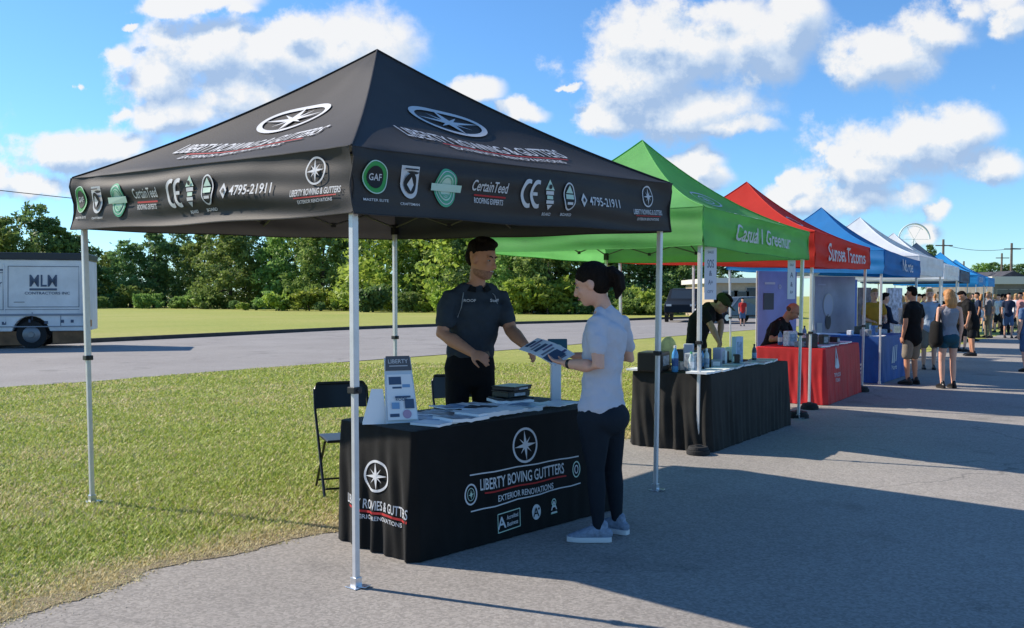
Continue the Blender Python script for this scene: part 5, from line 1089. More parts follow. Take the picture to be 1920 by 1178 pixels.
def figure(t, J, s, skin, vox, top, bottom, hair, shoes=(None, None), female=False, sleeve=.5, legs='long', hairstyle='short', face=True, curl=(.5, .5), palms=None, beard=False, topless_arm=False, hem=.0, fit=1.0, cap=None, tuck=True):
    tw = J.get('tw', 1.0); lt = J.get('lt', 1.0); lgk = J.get('lg', 1.0); f = J['f'].normalized(); F = frame(f); sd = F.col[0]; up = V((0, 0, 1)); hf = J.get('hf', f); HF = frame(hf, J.get('hup', up)); g = .92 if female else 1.0
    ptors = lambda k, o=0: [(a_ * tw, b_ * (1 + (tw - 1) * .5)) for a_, b_ in _pt(k, o)]
    _pt = lambda k, o=0: [(( .155 if not female else .165) * s * k + o, .115 * s * k + o), ((.130 if not female else .110) * s * k + o, .100 * s * k + o), (.150 * g * s * k + o, .115 * s * k + o), (.160 * g * s * k + o, .108 * s * k + o), (.108 * g * s * k + o, .070 * s * k + o)]
    def tpts(): 
        sh = (J['sR'] + J['sL']) / 2; return [J['pel'], J['wst'], J['chs'], J['chs'].lerp(sh, .72), sh + up * .012 * s]
    tp = tpts(); sv = (J['sR'] - J['sL']).normalized()
    # body: one continuous surface
    mb = MB(); mb.loft(tp, ptors(.86), side=sv, n=20); sh = (J['sR'] + J['sL']) / 2
    mb.loft([sh - up * .02 * s, J['nek'], J['hed'] - HF.col[2] * .06 * s - HF.col[1] * .02 * s], [(.085 * g * s, .06 * s), (.056 * g * s, .058 * g * s), (.052 * g * s, .056 * g * s)], side=sv, n=16)
    mb.loft([J['sR'] + up * .0, sh + up * .01 * s, J['sL'] + up * .0], [.040 * g * s, .048 * s, .040 * g * s], side=f, n=12)
    tz = lambda rr_: ([J['sR'], J['sR'].lerp(J['nek'], .5) + up * .012 * s, J['nek'] - up * .030 * s, J['sL'].lerp(J['nek'], .5) + up * .012 * s, J['sL']], [rr_ * s * .9, rr_ * s * .95, rr_ * s, rr_ * s * .95, rr_ * s * .9])
    p_, r_ = tz(.034); mb.loft(p_, r_, side=f, n=12)
    h = J['hed']; sH = s * J.get('hs', 1.0); HC_ = lambda a, b, c: h + (HF.col[0] * a + HF.col[1] * b + HF.col[2] * c) * sH
    mb.ell(HC_(0, -.012, .025), (.074 * sH, .094 * sH, .088 * sH), HF); mb.ell(HC_(0, .018, -.035), (.060 * sH, .068 * sH, .080 * sH), HF); mb.ell(HC_(0, .050, -.090), (.028 * sH, .030 * sH, .022 * sH), HF)
    mb.loft([HC_(0, .078, .012), HC_(0, .092, -.012), HC_(0, .098, -.030)], [.009 * sH, .011 * sH, .0155 * sH], side=HF.col[0], n=8)
    for k in (-1, 1):
        mb.ell(HC_(.076 * k, -.006, -.008), (.010 * sH, .020 * sH, .031 * sH), HF, nu=10, nv=8); mb.ell(HC_(.034 * k, .062, -.022), (.022 * sH, .018 * sH, .02 * sH), HF, nu=10, nv=8); mb.ell(HC_(.03 * k, .072, .026), (.026 * sH, .012 * sH, .008 * sH), HF, nu=10, nv=8); mb.ell(HC_(.015 * k, .088, -.032), (.009 * sH, .010 * sH, .008 * sH), HF, nu=8, nv=6)
    mb.ell(HC_(0, .078, -.056), (.024 * sH, .011 * sH, .008 * sH), HF, nu=10, nv=6); mb.ell(HC_(0, .076, -.068), (.020 * sH, .010 * sH, .007 * sH), HF, nu=10, nv=6)
    for q, k in (('R', 1), ('L', -1)):
        S, E, Wr = J['s' + q], J['e' + q], J['w' + q]; m1 = S.lerp(E, .45); m2 = E.lerp(Wr, .35)
        a = g * s * lt; mb.loft([S, m1, E, m2, Wr], [.043 * a, .045 * a, .040 * a, .042 * a, .027 * a], side=f, n=12)
        hd = J.get('h' + q, (Wr - E).normalized()); pn = J.get('n' + q, (-sd * k)); hand(mb, Wr, hd, pn, s * g, curl[0 if q == 'R' else 1], J.get('th' + q, 1 if q == 'R' else -1))
        P_, K, A_ = J['p' + q], J['k' + q], J['a' + q]; mb.loft([P_, P_.lerp(K, .45), K, K.lerp(A_, .35), A_], ([.072 * s, .060 * s, .042 * s, .043 * s, .027 * s] if legs in ('tight', 'long') else [.080 * s, .070 * s, .052 * s, .053 * s, .033 * s]), side=f, n=12)
        td = J.get('t' + q, f); mb.loft([A_ - up * .02 * s - td * .02 * s, A_ - up * .05 * s + td * .08 * s], [.032 * s, .026 * s], side=sd, n=8)
    b = mb.build('body', skin, t, smooth=True); remesh(b, vox, 5)
    # upper garment
    mb = MB(); k = 1.0 * fit; tb = list(tp); rr = ptors(k, .008 * s)
    if hem: tb = [J['pel'] - up * hem * s] + tb; rr = [(rr[0][0] * 1.0, rr[0][1] * 1.03)] + rr
    elif tuck: tb = [J['pel'].lerp(J['wst'], .55)] + tb[1:]; rr = [(.145 * s * fit * tw, .112 * s * fit)] + rr[1:]
    mb.loft(tb, rr, side=sv, n=24)
    mb.loft([sh - up * .03 * s, sh + up * .028 * s, J['nek'].lerp(sh, .45)], [(.125 * g * s, .080 * s), (.090 * g * s, .070 * s), (.064 * g * s, .066 * g * s)], side=sv, n=18)
    if sleeve > 0: p_, r_ = tz(.043 if not female else .036); p_[2] = p_[2] - up * (.018 if not female else .045) * s; mb.loft(p_, r_, side=f, n=14)
    for q in 'RL':
        S, E, Wr = J['s' + q], J['e' + q], J['w' + q]
        if sleeve > 0:
            e1 = S.lerp(E, min(1, sleeve * 1.0)); pts = [sh.lerp(S, .6), S, S.lerp(e1, .5), e1]; r = [.060 * g * s * lt, .061 * g * s * lt, .060 * g * s * lt, .059 * g * s * lt]
            if sleeve > 1: pts += [E, E.lerp(Wr, .92)]; r += [.05 * s, .040 * s]
            mb.loft(pts, r, side=f, n=16)
    o = mb.build('shirt', top, t, smooth=True); remesh(o, vox * 1.1, 6)
    ds = o.modifiers.new('folds', 'DISPLACE'); tx = bpy.data.textures.get('fold_noise') or bpy.data.textures.new('fold_noise', 'CLOUDS'); tx.noise_scale = .11; tx.noise_depth = 2; ds.texture = tx; ds.strength = .032 * s; ds.mid_level = .5; ds.texture_coords = 'LOCAL'
    # lower garment
    mb = MB(); off = .010 * s if legs != 'tight' else .004 * s; mb.loft([J['pel'] - up * .07 * s, J['pel'], J['pel'].lerp(J['wst'], .7)][:3 if legs != 'tight' else 2], [(.15 * s * tw, .105 * s), (ptors(1, .006 * s)[0][0] * 1.0, .122 * s), (.138 * s * tw, .110 * s)][:3 if legs != 'tight' else 2], side=sv, n=20)
    if female: mb.ell(J['pel'] - f * .070 * s - up * .035 * s, (.160 * s, .095 * s, .105 * s), F)
    for q in 'RL':
        P_, K, A_ = J['p' + q], J['k' + q], J['a' + q]
        if legs == 'short': mb.loft([P_, P_.lerp(K, .5), P_.lerp(K, .88)], [.09 * s + off, .085 * s + off, .082 * s + off], side=f, n=16)
        elif legs == 'mini': mb.loft([P_, P_.lerp(K, .28)], [.088 * s + off, .086 * s + off], side=f, n=16)
        elif legs == 'tight': mb.loft([P_, P_.lerp(K, .4), K, K.lerp(A_, .3), A_ + up * .0], [.104 * s * lgk, .086 * s * lgk, .052 * s * lgk, .055 * s * lgk, .034 * s], side=f, n=16)
        else: mb.loft([P_, P_.lerp(K, .45), K, K.lerp(A_, .4), A_ + up * .0], [.090 * s, .084 * s, .066 * s, .066 * s, .062 * s], side=f, n=16)
    o = mb.build({'short': 'shorts', 'mini': 'shorts', 'tight': 'leggings'}.get(legs, 'trousers'), bottom, t, smooth=True); remesh(o, vox * 1.1, 5)
    for q in 'RL':
        td = J.get('t' + q, f); shoe(t, 'shoe', J['a' + q], td, s * (1.0 if not female else .95), shoes[0] or black_paint, shoes[1] or rubber)
    # hair
    if hair is not None:
        mb = MB()
        if hairstyle == 'short':
            mb.ell(HC_(0, -.020, .058), (.075 * sH, .092 * sH, .070 * sH), HF); mb.ell(HC_(0, -.058, .010), (.068 * sH, .054 * sH, .070 * sH), HF); mb.ell(HC_(0, -.016, .030), (.0755 * sH, .050 * sH, .045 * sH), HF); mb.ell(HC_(0, .050, .100), (.050 * sH, .034 * sH, .026 * sH), HF); mb.ell(HC_(.02, .062, .112), (.030 * sH, .024 * sH, .018 * sH), HF); mb.ell(HC_(0, .0, .118), (.060 * sH, .060 * sH, .020 * sH), HF)
        elif hairstyle == 'pony':
            mb.ell(HC_(0, -.020, .042), (.081 * sH, .097 * sH, .084 * sH), HF); mb.ell(HC_(0, -.045, .0), (.076 * sH, .068 * sH, .08 * sH), HF)
            mb.loft([HC_(0, -.09, .035), HC_(0, -.125, .03), HC_(0, -.150, -.01), HC_(0, -.145, -.07), HC_(0, -.115, -.115)], [.030 * sH, .042 * sH, .044 * sH, .036 * sH, .012 * sH], side=sd, n=12)
            for k in range(5): mb.loft([HC_(.01 * (k - 2), -.12, .05), HC_(.02 * (k - 2), -.16, .0), HC_(.02 * (k - 2), -.155, -.09)], [.012 * sH, .014 * sH, .004 * sH], side=sd, n=6)
        elif hairstyle == 'long':
            mb.ell(HC_(0, -.018, .035), (.092 * sH, .106 * sH, .09 * sH), HF); mb.loft([HC_(0, -.05, .02), HC_(0, -.08, -.08), HC_(.01, -.085, -.17), HC_(.02, -.08, -.24)], [(.095 * sH, .065 * sH), (.115 * sH, .062 * sH), (.105 * sH, .052 * sH), (.06 * sH, .025 * sH)], side=HF.col[0], n=14)
        elif hairstyle == 'bald':
            mb.ell(HC_(0, -.045, .0), (.077 * sH, .064 * sH, .045 * sH), HF)
        o = mb.build('hair', hair, t, smooth=True); remesh(o, vox * .95, 3)
    if cap:
        mb = MB(); mb.ell(HC_(0, -.012, .052), (.088 * sH, .106 * sH, .080 * sH), HF); mb.loft([HC_(0, .06, .045), HC_(0, .16, .035)], [(.07 * sH, .008 * sH), (.06 * sH, .006 * sH)], side=HF.col[0], n=12); mb.build('cap', cap, t, smooth=True)
    if face:
        for k in (-1, 1):
            mb = MB(); mb.ell(HC_(.031 * k, .069, .004), (.0115 * sH, .008 * sH, .0045 * sH), HF, nu=12, nv=8); e = mb.build('eye', EYEW, t, smooth=True); mb = MB(); mb.ell(HC_(.031 * k, .0765, .004), (.0055 * sH, .004 * sH, .0055 * sH), HF, nu=10, nv=6); mb.build('iris', IRIS, e)
            mb = MB(); mb.loft([HC_(.014 * k, .083, .024), HC_(.032 * k, .083, .031), HC_(.05 * k, .070, .024)], [.0035 * sH, .0045 * sH, .0025 * sH], n=6); mb.build('eyebrow', BROW, t)
        mb = MB(); mb.loft([HC_(-.023, .079, -.060), HC_(0, .090, -.062), HC_(.023, .079, -.060)], [.003 * sH, .0065 * sH, .003 * sH], side=up, n=8); mb.build('mouth', LIPS, t)
        if beard:
            mb = MB(); mb.ell(HC_(0, .0185, -.072), (.0592 * sH, .0672 * sH, .048 * sH), HF); mb.ell(HC_(0, .052, -.092), (.0325 * sH, .0325 * sH, .026 * sH), HF); o = mb.build('beard', BEARD, t, smooth=True); remesh(o, vox, 2)
            mb = MB(); mb.loft([HC_(-.016, .0865, -.0585), HC_(0, .0945, -.060), HC_(.016, .0865, -.0585)], [(.003 * sH, .003 * sH)] * 3, n=6); mb.build('teeth', TEETH, t)
    return t
def pose(base, h, ang, lean=0.0, arms=('down', 'down'), stride=0.0, look=None, hw=1.0):
    """standing / leaning pose in world space; ang = facing direction angle in the ground plane; lean forwards in radians"""
    s = h / 1.78; f = V((math.cos(ang), math.sin(ang), 0)); r = V((f.y, -f.x, 0)); up = V((0, 0, 1)); B = V((base[0], base[1], 0)); pel = B + up * .93 * s
    q = lambda fw, u: pel + (f * (math.sin(lean) * u + math.cos(lean) * fw) + up * (math.cos(lean) * u - math.sin(lean) * fw)) * s
    J = {'f': f, 'pel': pel, 'wst': q(.0, .16), 'chs': q(.0, .34), 'nek': q(.0, .56), 'hed': q(.03, .72) if lean < .3 else q(.05, .70)}
    sh = q(-.01, .49); J['hf'] = look or (f + up * -.1).normalized()
    if lean > .3: J['hf'] = (f * math.cos(.5) - up * .6).normalized(); J['hup'] = (up + f * .5).normalized()
    for c, k, a in (('R', 1, arms[0]), ('L', -1, arms[1])):
        S = sh + r * .185 * k * s * hw; J['s' + c] = S
        if a == 'down': E = S + (-up * .29 + r * .03 * k - f * .02) * s; Wr = E + (-up * .25 + f * .06) * s; J['h' + c] = (-up + f * .15).normalized(); J['n' + c] = -r * k
        elif a == 'front': E = S + (-up * .27 + f * .05 + r * .04 * k) * s; Wr = E + (f * .20 - up * .05 - r * .08 * k) * s; J['h' + c] = (f - r * k * .4).normalized(); J['n' + c] = -up
        elif a == 'up': E = S + (-up * .24 + f * .10 + r * .05 * k) * s; Wr = E + (f * .12 + up * .18 - r * .08 * k) * s; J['h' + c] = (up * .6 + f * .6).normalized(); J['n' + c] = -r * k
        elif a == 'table': E = S + (-up * .25 + f * .10 + r * .04 * k) * s; Wr = E + (f * .13 - up * .20 - r * .04 * k) * s; J['h' + c] = (f - up * .4).normalized(); J['n' + c] = -up
        J['e' + c], J['w' + c] = E, Wr
        st = stride * k; P_ = pel + r * .085 * k * s - up * .03 * s; A_ = B + r * .10 * k * s + f * st * s + up * .085 * s; K = P_.lerp(A_, .5) + f * .03 * s + r * .01 * k * s
        J['p' + c], J['k' + c], J['a' + c] = P_, K, A_
    return J, s
# ------------------------------------------------ the man behind the nearest table
def man():
    Y = 6.78; s = 1.085; W = lambda px, py, y: atY(px, py, y); f = V((.36, -.93, 0)).normalized()
    t = thing('person', 'man in dark grey polo shirt and black trousers behind the nearest table, reaching out', 'person', (W(880, 650, Y).x, Y, 0))
    J = {'f': f, 'hs': 1.14, 'tw': 1.20, 'lt': 1.16, 'hf': V((.84, -.52, -.22)).normalized(), 'hed': W(904, 486, Y - .05), 'nek': W(895, 526, Y - .02)}
    J['sR'] = W(845, 562, Y - .03); J['sL'] = W(938, 562, Y + .03); J['sR'].y = Y - .12; J['sL'].y = Y + .10
    J['chs'] = W(890, 592, Y); J['wst'] = W(884, 645, Y); J['pel'] = W(881, 690, Y)
    J['eR'] = W(829, 626, Y - .20); J['wR'] = W(884, 661, Y - .36); J['hR'] = V((.85, -.42, -.30)); J['nR'] = V((-.2, .55, -.3)); J['thR'] = -1
    J['eL'] = W(958, 620, Y - .02); J['wL'] = W(985, 648, Y - .30); J['hL'] = V((.60, -.55, -.50)); J['nL'] = V((-.55, -.2, -.4)); J['thL'] = 1
    up = V((0, 0, 1)); r = V((f.y, -f.x, 0))
    for c, k in (('R', 1), ('L', -1)):
        J['p' + c] = J['pel'] + r * .09 * k * s - up * .03; J['a' + c] = V((J['pel'].x, J['pel'].y, .09)) + r * .13 * k + f * .02; J['k' + c] = J['p' + c].lerp(J['a' + c], .5) + f * .02
    POLO = fab('polo_charcoal', (.040, .050, .062)); 
    figure(t, J, s, SK1, .0085, POLO, fab('trousers_black', (.008, .008, .009)), HAIR_D, female=False, sleeve=.62, legs='long', curl=(.55, .75), beard=True, fit=1.02)
    F = frame(f)
    # collar, placket, chest lettering, shoulder piping, belt
    nk = J['nek']; sh = (J['sR'] + J['sL']) / 2; mb = MB(); n = 18; vs = []
    for i in range(n + 1):
        a = math.pi * (.5 + .12) + (2 * math.pi - .24 * math.pi) * i / n; c, q = math.cos(a), math.sin(a); dip = -.030 * max(0, q) 
        for (rr_, zz) in ((.074, .040), (.098, .004)): vs.append(sh.lerp(nk, .55) + F.col[0] * c * rr_ * s + F.col[1] * q * rr_ * s * 1.02 + up * (zz + dip) * s)
    mb.add(vs, [(2 * i, 2 * i + 2, 2 * i + 3, 2 * i + 1) for i in range(n)]); o = mb.build('collar', fab('collar_black', (.015, .017, .02)), t); sol = o.modifiers.new('solid', 'SOLIDIFY'); sol.thickness = .005
    d = Decal(); fr_ = lambda x, z, off: J['chs'] - F.col[0] * x + F.col[1] * (.128 * s + .006 + off + .016 * (abs(z - .06) < .2) - 1.9 * x * x) + up * z
    d.text('ROOF', -.09, .115, .020, .085, 0); d.text('Staff', .105, .115, .022, .080, 0); d.build('chest_lettering', fr_, t, .012, [white_print])
    mb = MB()
    for c, k in (('R', 1), ('L', -1)): mb.tube([sh.lerp(J['s' + c], .50) + up * .065 * s + f * .02, sh.lerp(J['s' + c], .62) + up * .03 * s + f * .075 * s, sh.lerp(J['s' + c], .72) - up * .05 * s + f * .095 * s, sh.lerp(J['s' + c], .85) - up * .12 * s + f * .085 * s], .0035, 6)
    mb.build('piping', fab('piping_grey', (.30, .32, .34)), t)
    mb = MB(); c0 = J['pel'].lerp(J['wst'], .62); vs = []; n = 28
    for i in range(n):
        a = 2 * math.pi * i / n
        for z in (-.018, .018): vs.append(c0 + F.col[0] * math.cos(a) * .148 * s + F.col[1] * math.sin(a) * .122 * s + up * z)
    mb.add(vs, [(2 * i, (2 * i + 2) % (2 * n), (2 * i + 3) % (2 * n), 2 * i + 1) for i in range(n)]); o = mb.build('belt', black_paint, t); mb = MB(); mb.box(c0 + F.col[1] * .128 * s, (.045, .012, .035), math.atan2(f.y, f.x) - math.pi / 2); mb.build('buckle', mat('brass', (.45, .33, .12), .3, .8), o)
    return J
JM = man()
# ------------------------------------------------ the woman in front of the table
def woman():
    Y = 5.62; s = 1.02; W = atY; f = V((-.80, .60, 0)).normalized(); up = V((0, 0, 1)); r = V((f.y, -f.x, 0))
    t = thing('person', 'woman with dark ponytail, lavender t-shirt and black leggings reading a leaflet', 'person', (W(1128, 900, Y).x, Y, 0))
    J = {'f': f, 'hs': 1.10, 'tw': 1.12, 'lt': 1.10, 'lg': 1.05, 'hf': V((-.92, .22, -.30)).normalized(), 'hup': V((-.28, .05, 1)).normalized(), 'hed': W(1108, 533, Y), 'nek': W(1130, 572, Y)}
    J['sL'] = W(1118, 606, Y - .13); J['sR'] = W(1162, 606, Y + .15); J['chs'] = W(1132, 640, Y); J['wst'] = W(1129, 705, Y); J['pel'] = W(1128, 772, Y)
    J['eL'] = W(1122, 688, Y - .22); J['wL'] = W(1062, 682, Y - .02); J['hL'] = V((-.9, .45, .18)); J['nL'] = V((.1, .1, 1)); J['thL'] = 1
    J['eR'] = W(1180, 672, Y + .28); J['wR'] = W(1078, 668, Y + .42); J['hR'] = V((-.9, -.1, .1)); J['nR'] = V((.1, 0, 1)); J['thR'] = -1
    aL, aR = G(1122, 1018), G(1157, 1002)
    J['pL'] = J['pel'] - r * .085 * s - up * .03; J['pR'] = J['pel'] + r * .085 * s - up * .03
    J['aL'] = aL + up * .095; J['aR'] = aR + up * .095; J['kL'] = W(1117, 882, Y - .06); J['kR'] = W(1150, 880, Y + .12)
    J['tL'] = V((-.97, .05, 0)); J['tR'] = V((-.75, .62, 0))
    TEE = fab('tee_lavender', (.50, .51, .58), .05)
    figure(t, J, s, SK2, .008, TEE, fab('leggings_black', (.013, .019, .028)), HAIR_D, (mat('knit_blue_grey', (.21, .26, .34), .8, var=.3, vscale=40), SOLE), female=True, sleeve=.60, legs='tight', hairstyle='pony', curl=(.35, .35), hem=-.035, fit=.98)
    mb = MB(); c = J['wL'] + (J['eL'] - J['wL']).normalized() * .03; mb.cyl(c - (J['eL'] - J['wL']).normalized() * .012, c + (J['eL'] - J['wL']).normalized() * .012, .031, n=18); mb.build('watch', metal_dark, t)
    return J
JW = woman()
def held_leaflet():
    a = atY(1024, 660, 5.95); t = thing('held_leaflet', 'printed leaflet held out between the man and the woman', 'leaflet', tuple(a)); e1 = (atY(1068, 674, 5.78) - atY(998, 644, 6.15)); l = e1.length; e1.normalize(); e2 = V((.25, .75, .42)); e2 = (e2 - e1 * e2.dot(e1)).normalized(); n = e1.cross(e2).normalized()
    if n.z < 0: n = -n
    mb = MB(); vs = []; N = 10
    for i in range(N + 1):
        x = -l / 2 + l * i / N; bow = .018 * math.sin(math.pi * i / N)
        for (y, z) in ((-.082, 0), (.082, 0), (.082, .004), (-.082, .004)): vs.append(a + e1 * x + e2 * y + n * (z + bow))
    mb.add(vs, [(4 * i + j, 4 * i + 4 + j, 4 * i + 4 + (j + 1) % 4, 4 * i + (j + 1) % 4) for i in range(N) for j in range(4)] + [(3, 2, 1, 0), (4 * N, 4 * N + 1, 4 * N + 2, 4 * N + 3)]); mb.build('pages', paper_w, t)
    for (sgn, offn) in ((1, .0055), (-1, -.0015)):
        d = Decal(); f = lambda x, y, off: a + e1 * x + e2 * y + n * (offn + sgn * (off) + .018 * math.sin(math.pi * (x + l / 2) / l))
        for k in range(9): d.rect(-l * .42 + k * l * .105, .02 * math.sin(k * 2), l * (.05 + .03 * (k % 3 == 0)), (.10 + .03 * (k % 2)) * .8, k % 3, 0, 2)
        d.rect(l * .30, -.02, l * .22, .12, 0, 1, 3); d.build('leaflet_print', f, t, .001, [mat('ink_navy', (.05, .09, .16), .6), mat('ink_violet', (.13, .11, .22), .6), mat('ink_grey2', (.2, .22, .27), .6)])
held_leaflet()
# ------------------------------------------------ everyone else
def person(px, feet, head, ang, label, top, bottom, hair, group=None, skin=SK2, vox=.016, lean=0, arms=('down', 'down'), stride=0, legs='short', sleeve=.6, hairstyle='short', female=False, shoes=(None, None), Y=None, fit=1.05, hem=.03, cap=None, face=False, wide=1.0, base=None):
    p = G(px, feet) if Y is None else atY(px, 600, Y); p.z = 0; Yp = p.y; zt = zAt(head, Yp)
    h = zt if lean < .2 else 1.75
    J, s = pose((p.x, p.y), max(1.45, min(h, 2.0)), R(ang), lean, arms, stride)
    t = thing('person', label, 'person', (p.x, p.y, 0), group)
    figure(t, J, s, skin, vox, top, bottom, hair, shoes, female, sleeve, legs, hairstyle, face=face, curl=(.5, .5), fit=fit, hem=hem, cap=cap)
    return t, J, s
fB = fab('tee_black', (.010, .010, .011)); fK = fab('shorts_khaki', (.22, .19, .15)); fG = fab('tank_grey', (.24, .25, .29)); fT = fab('shorts_teal', (.02, .07, .10)); fLB = fab('tee_pale_blue', (.34, .42, .52)); fW = fab('tee_white', (.60, .61, .66)); fN = fab('navy', (.018, .028, .06)); fY = fab('mustard', (.45, .24, .03)); fO = fab('olive', (.035, .045, .02)); fP = fab('lavender', (.26, .22, .44)); fR = fab('red_tee', (.42, .03, .03)); fDn = fab('denim', (.07, .12, .22)); fBl = fab('tee_blue', (.08, .14, .26)); fBk = fab('shorts_black', (.012, .013, .016)); fGy = fab('grey_marl', (.16, .16, .18)); fPk = fab('dusty_pink', (.40, .20, .20)); fBr = fab('brown', (.10, .06, .04))
dk = (black_paint, rubber); wh = (SOLE, SOLE)
person(1709, 722, 537, 118, 'man in black t-shirt and khaki shorts looking into the blue canopy', fB, fK, HAIR_D, skin=SK1, vox=.011, arms=('down', 'down'), shoes=dk, fit=1.16, hem=.10)
def bag(J, s, side, label, m, t):
    c = J['w' + side] + V((0, 0, .12)); b = thing('handbag', label, 'bag', tuple(c)); mb = MB(); mb.loft([c - V((0, 0, .16)), c + V((0, 0, .12))], [(.10, .17), (.08, .13)], side=V((1, 0, 0)), n=14); mb.build('bag_body', m, b, smooth=True)
    mb = MB(); S = J['s' + side]; mb.tube([c + V((0, -.08, .10)), S.lerp(c, .3) + V((0, -.07, 0)), S + V((0, 0, .07)), S.lerp(c, .3) + V((0, .09, 0)), c + V((0, .08, .10))], .012, 6); mb.build('strap', m, b)
_, Jb, sb_ = person(1777, 729, 541, 92, 'woman with long ginger-blonde hair, grey tank top and teal shorts seen from behind', fG, fT, HAIR_B, skin=SK2, vox=.011, legs='mini', sleeve=0, hairstyle='long', female=True, shoes=dk, hem=-.02, fit=1.08)
bag(Jb, sb_, 'L', 'black shoulder bag at the hip of the ginger-blonde woman', black_cloth, None)
person(1741, 693, 541, 250, 'fair-haired woman in pale blue t-shirt just left of the ginger-blonde woman', fLB, fK, HAIR_S, skin=SK2, vox=.013, female=True, legs='short', sleeve=.5, face=True)
_, Jk, sk_ = person(1823, 668, 548, 165, 'person in loose black shirt and shorts bending, right of the ginger-blonde woman', fB, fBk, HAIR_D, skin=SK1, vox=.014, lean=.32, arms=('front', 'down'), shoes=dk, fit=1.35, hem=.16)
person(1803, 660, 548, 20, 'person with brown hair in dark top just behind the bending person in black', fBr, fBk, HAIR_S, vox=.016, arms=('front', 'down'))
person(1872, 624, 552, 200, 'man in white t-shirt and black shorts walking in the sunlit crowd', fW, fBk, HAIR_D, vox=.018, stride=.12)
person(1926, 698, 553, 100, 'person in blue t-shirt and denim shorts cut off by the right picture edge', fBl, fDn, HAIR_D, vox=.012, shoes=dk, stride=.06, fit=1.2)
person(1638, None, 541, 270, 'person in mustard shirt standing under the blue canopy', fY, fBk, HAIR_S, Y=17.9, vox=.014, face=True, arms=('front', 'front'), sleeve=.6)
person(1657, None, 549, 10, 'person in navy top leaning over the blue table', fN, fBk, HAIR_D, Y=18.3, vox=.014, face=True, arms=('front', 'table'), sleeve=1.2)
person(1678, 668, 556, 230, 'person in pale patterned top beyond the blue table', fLB, fBk, HAIR_S, vox=.016, arms=('front', 'up'))
def seated_vendor():
    Y = 14.2; W = atY; s = 1.12; f = V((.93, -.35, 0)).normalized(); up = V((0, 0, 1)); r = V((f.y, -f.x, 0)); t = thing('person', 'bald man in black t-shirt bending over the red table', 'person', (W(1450, 640, Y).x, Y, 0))
    J = {'f': f, 'hf': V((.75, -.35, -.62)).normalized(), 'hup': V((.6, -.2, .8)).normalized(), 'hed': W(1487, 584, Y - .1), 'nek': W(1472, 600, Y - .05), 'sR': W(1456, 607, Y - .22), 'sL': W(1474, 607, Y + .16), 'chs': W(1456, 625, Y), 'wst': W(1446, 645, Y), 'pel': W(1440, 662, Y),
         'eR': W(1446, 638, Y - .35), 'wR': W(1478, 630, Y - .5), 'hR': V((1, -.2, .05)), 'nR': V((0, 0, -1)), 'eL': W(1484, 632, Y + .1), 'wL': W(1492, 626, Y - .3), 'hL': V((.8, -.5, .1)), 'nL': V((0, 0, -1))}
    for c, k in (('R', 1), ('L', -1)): J['p' + c] = J['pel'] + r * .09 * k; J['a' + c] = V((J['pel'].x, J['pel'].y, .09)) + r * .12 * k; J['k' + c] = J['p' + c].lerp(J['a' + c], .5) + f * .04
    figure(t, J, s, SK3, .012, fB, fBk, mat('cropped_hair', (.10, .06, .045), .8), dk, sleeve=.7, legs='long', hairstyle='bald', face=True, fit=1.1)
seated_vendor()
def bending_man():
    Y = 11.4; W = atY; s = 1.05; f = V((.86, -.50, 0)).normalized(); up = V((0, 0, 1)); r = V((f.y, -f.x, 0)); t = thing('person', 'person in black top and olive cap bending over goods behind the draped table', 'person', (W(1315, 640, Y).x, Y, 0))
    J = {'f': f, 'hf': V((.65, -.4, -.65)).normalized(), 'hup': V((.6, -.25, .75)).normalized(), 'hed': W(1354, 570, Y - .1), 'nek': W(1336, 574, Y - .05), 'sR': W(1318, 584, Y - .20), 'sL': W(1340, 580, Y + .16), 'chs': W(1312, 604, Y), 'wst': W(1306, 634, Y), 'pel': W(1303, 665, Y),
         'eR': W(1334, 612, Y - .3), 'wR': W(1347, 640, Y - .35), 'hR': V((.2, -.3, -1)), 'nR': V((-1, 0, 0)), 'eL': W(1352, 605, Y + .1), 'wL': W(1350, 634, Y), 'hL': V((.1, -.3, -1)), 'nL': V((-1, 0, 0))}
    for c, k in (('R', 1), ('L', -1)): J['p' + c] = J['pel'] + r * .09 * k; J['a' + c] = V((J['pel'].x, J['pel'].y, .09)) + r * .12 * k; J['k' + c] = J['p' + c].lerp(J['a' + c], .5) + f * .04
    figure(t, J, s, SK3, .012, fB, fBk, HAIR_D, dk, sleeve=.6, legs='long', face=True, fit=1.12, cap=fO)
bending_man()
person(1446, None, 562, 300, 'person in lavender shirt and white cap beyond the bald man', fP, fDn, HAIR_S, Y=18.2, vox=.016, sleeve=.8, cap=fW)
person(1392, 612, 573, 260, 'far person in red t-shirt beside the grey car', fR, fDn, HAIR_D, vox=.022)
person(1700, 650, 550, 210, 'dark-haired person in grey shirt under the white canopy', fGy, fBk, HAIR_D, vox=.018)
person(1658 + 62, 655, 551, 300, 'person in white top left of the fair-haired woman', fW, fDn, HAIR_D, vox=.018)
person(1762, 655, 547, 200, 'dark-haired person in black top glimpsed left of the ginger hair', fB, fBk, HAIR_D, vox=.018)
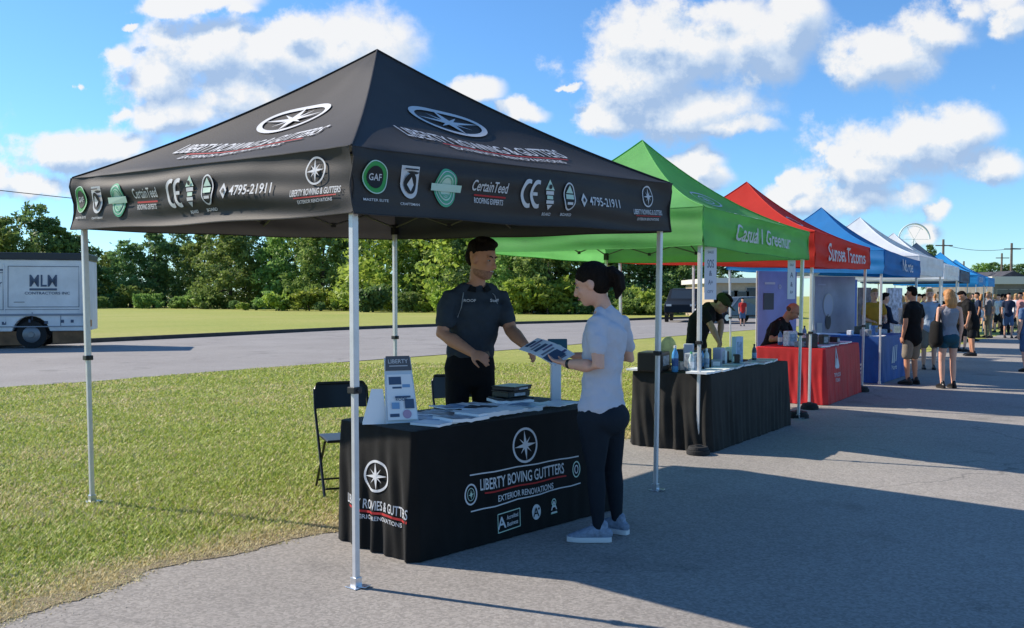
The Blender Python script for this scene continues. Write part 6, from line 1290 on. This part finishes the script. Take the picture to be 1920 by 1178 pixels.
# the crowd further down: built one by one, individually dressed
rc = random.Random(11); tops = [(fW, 'white'), (fLB, 'pale blue'), (fN, 'navy'), (fGy, 'grey'), (fB, 'black'), (fR, 'red'), (fPk, 'pink'), (fP, 'lavender'), (fBr, 'brown'), (fO, 'olive')]; bots = [(fBk, 'black'), (fDn, 'denim'), (fK, 'khaki')]; hairs = [(HAIR_D, 'dark'), (HAIR_S, 'sandy'), (HAIR_B, 'ginger')]
CR = [(1832, 634, 548, 2, 0), (1845, 622, 549, 8, 0), (1853, 634, 547, 3, 1), (1859, 614, 550, 5, 2), (1864, 608, 552, 7, 1), (1881, 612, 553, 4, 0), (1884, 628, 551, 1, 0), (1890, 634, 549, 2, 0), (1897, 616, 552, 6, 1), (1904, 624, 550, 0, 1), (1909, 612, 553, 9, 2), (1913, 634, 548, 6, 0), (1918, 618, 551, 1, 1), (1839, 612, 551, 4, 2), (1870, 604, 553, 0, 0), (1893, 604, 554, 3, 1), (1905, 602, 555, 2, 2), (1856, 603, 554, 1, 0), (1815, 640, 549, 4, 1), (1788, 640, 548, 2, 0), (1876, 600, 554, 6, 0), (1915, 600, 555, 8, 1),
 (1822, 618, 550, 9, 0), (1828, 606, 552, 1, 2), (1835, 602, 553, 3, 0), (1842, 600, 554, 0, 1), (1848, 610, 552, 2, 2), (1850, 598, 554, 7, 0), (1861, 599, 554, 4, 1), (1867, 618, 550, 3, 1), (1878, 618, 551, 8, 0), (1887, 606, 552, 0, 0), (1889, 598, 554, 5, 1), (1899, 608, 552, 2, 0), (1901, 598, 555, 7, 2), (1908, 600, 554, 3, 0), (1918, 607, 553, 1, 0), (1919, 630, 548, 4, 2), (1808, 628, 549, 1, 0), (1797, 622, 550, 6, 1), (1730, 640, 551, 4, 0), (1690, 632, 553, 1, 1), (1752, 632, 551, 0, 2), (1618, 640, 556, 2, 0)]
seen = {}
for i, (px, ft, hd, tc_, hc) in enumerate(CR):
    b = bots[i % 3]; tp_ = tops[tc_]; hr = hairs[hc]; where = ['under the last canopies', 'in the crowd past the last canopy', 'in the crowd left of the man in white', 'in the crowd right of the man in white', 'in the crowd by the right picture edge'][0 if px < 1835 else 1 if px < 1860 else 2 if px < 1872 else 3 if px < 1900 else 4]
    lb = '%s-haired person, %s top, %s %s, ' % (hr[1], tp_[1], b[1], 'shorts' if i % 2 else 'trousers')
    dist = 'nearer' if ft > 620 else ('mid crowd' if ft > 606 else 'farthest')
    where = ['by last canopies', 'past last canopy', 'left of white-shirted man', 'right of white-shirted man', 'by right edge'][0 if px < 1835 else 1 if px < 1860 else 2 if px < 1872 else 3 if px < 1900 else 4]
    person(px, ft, hd, rc.uniform(0, 360), lb + dist + ', ' + where, tp_[0], b[0], hr[0], 'people in the crowd down the lane', vox=.026, legs='short' if i % 2 else 'long', stride=rc.uniform(-.15, .15), female=bool(i % 2), hairstyle='long' if i % 4 == 1 else 'short', skin=[SK1, SK2, SK3][i % 3])
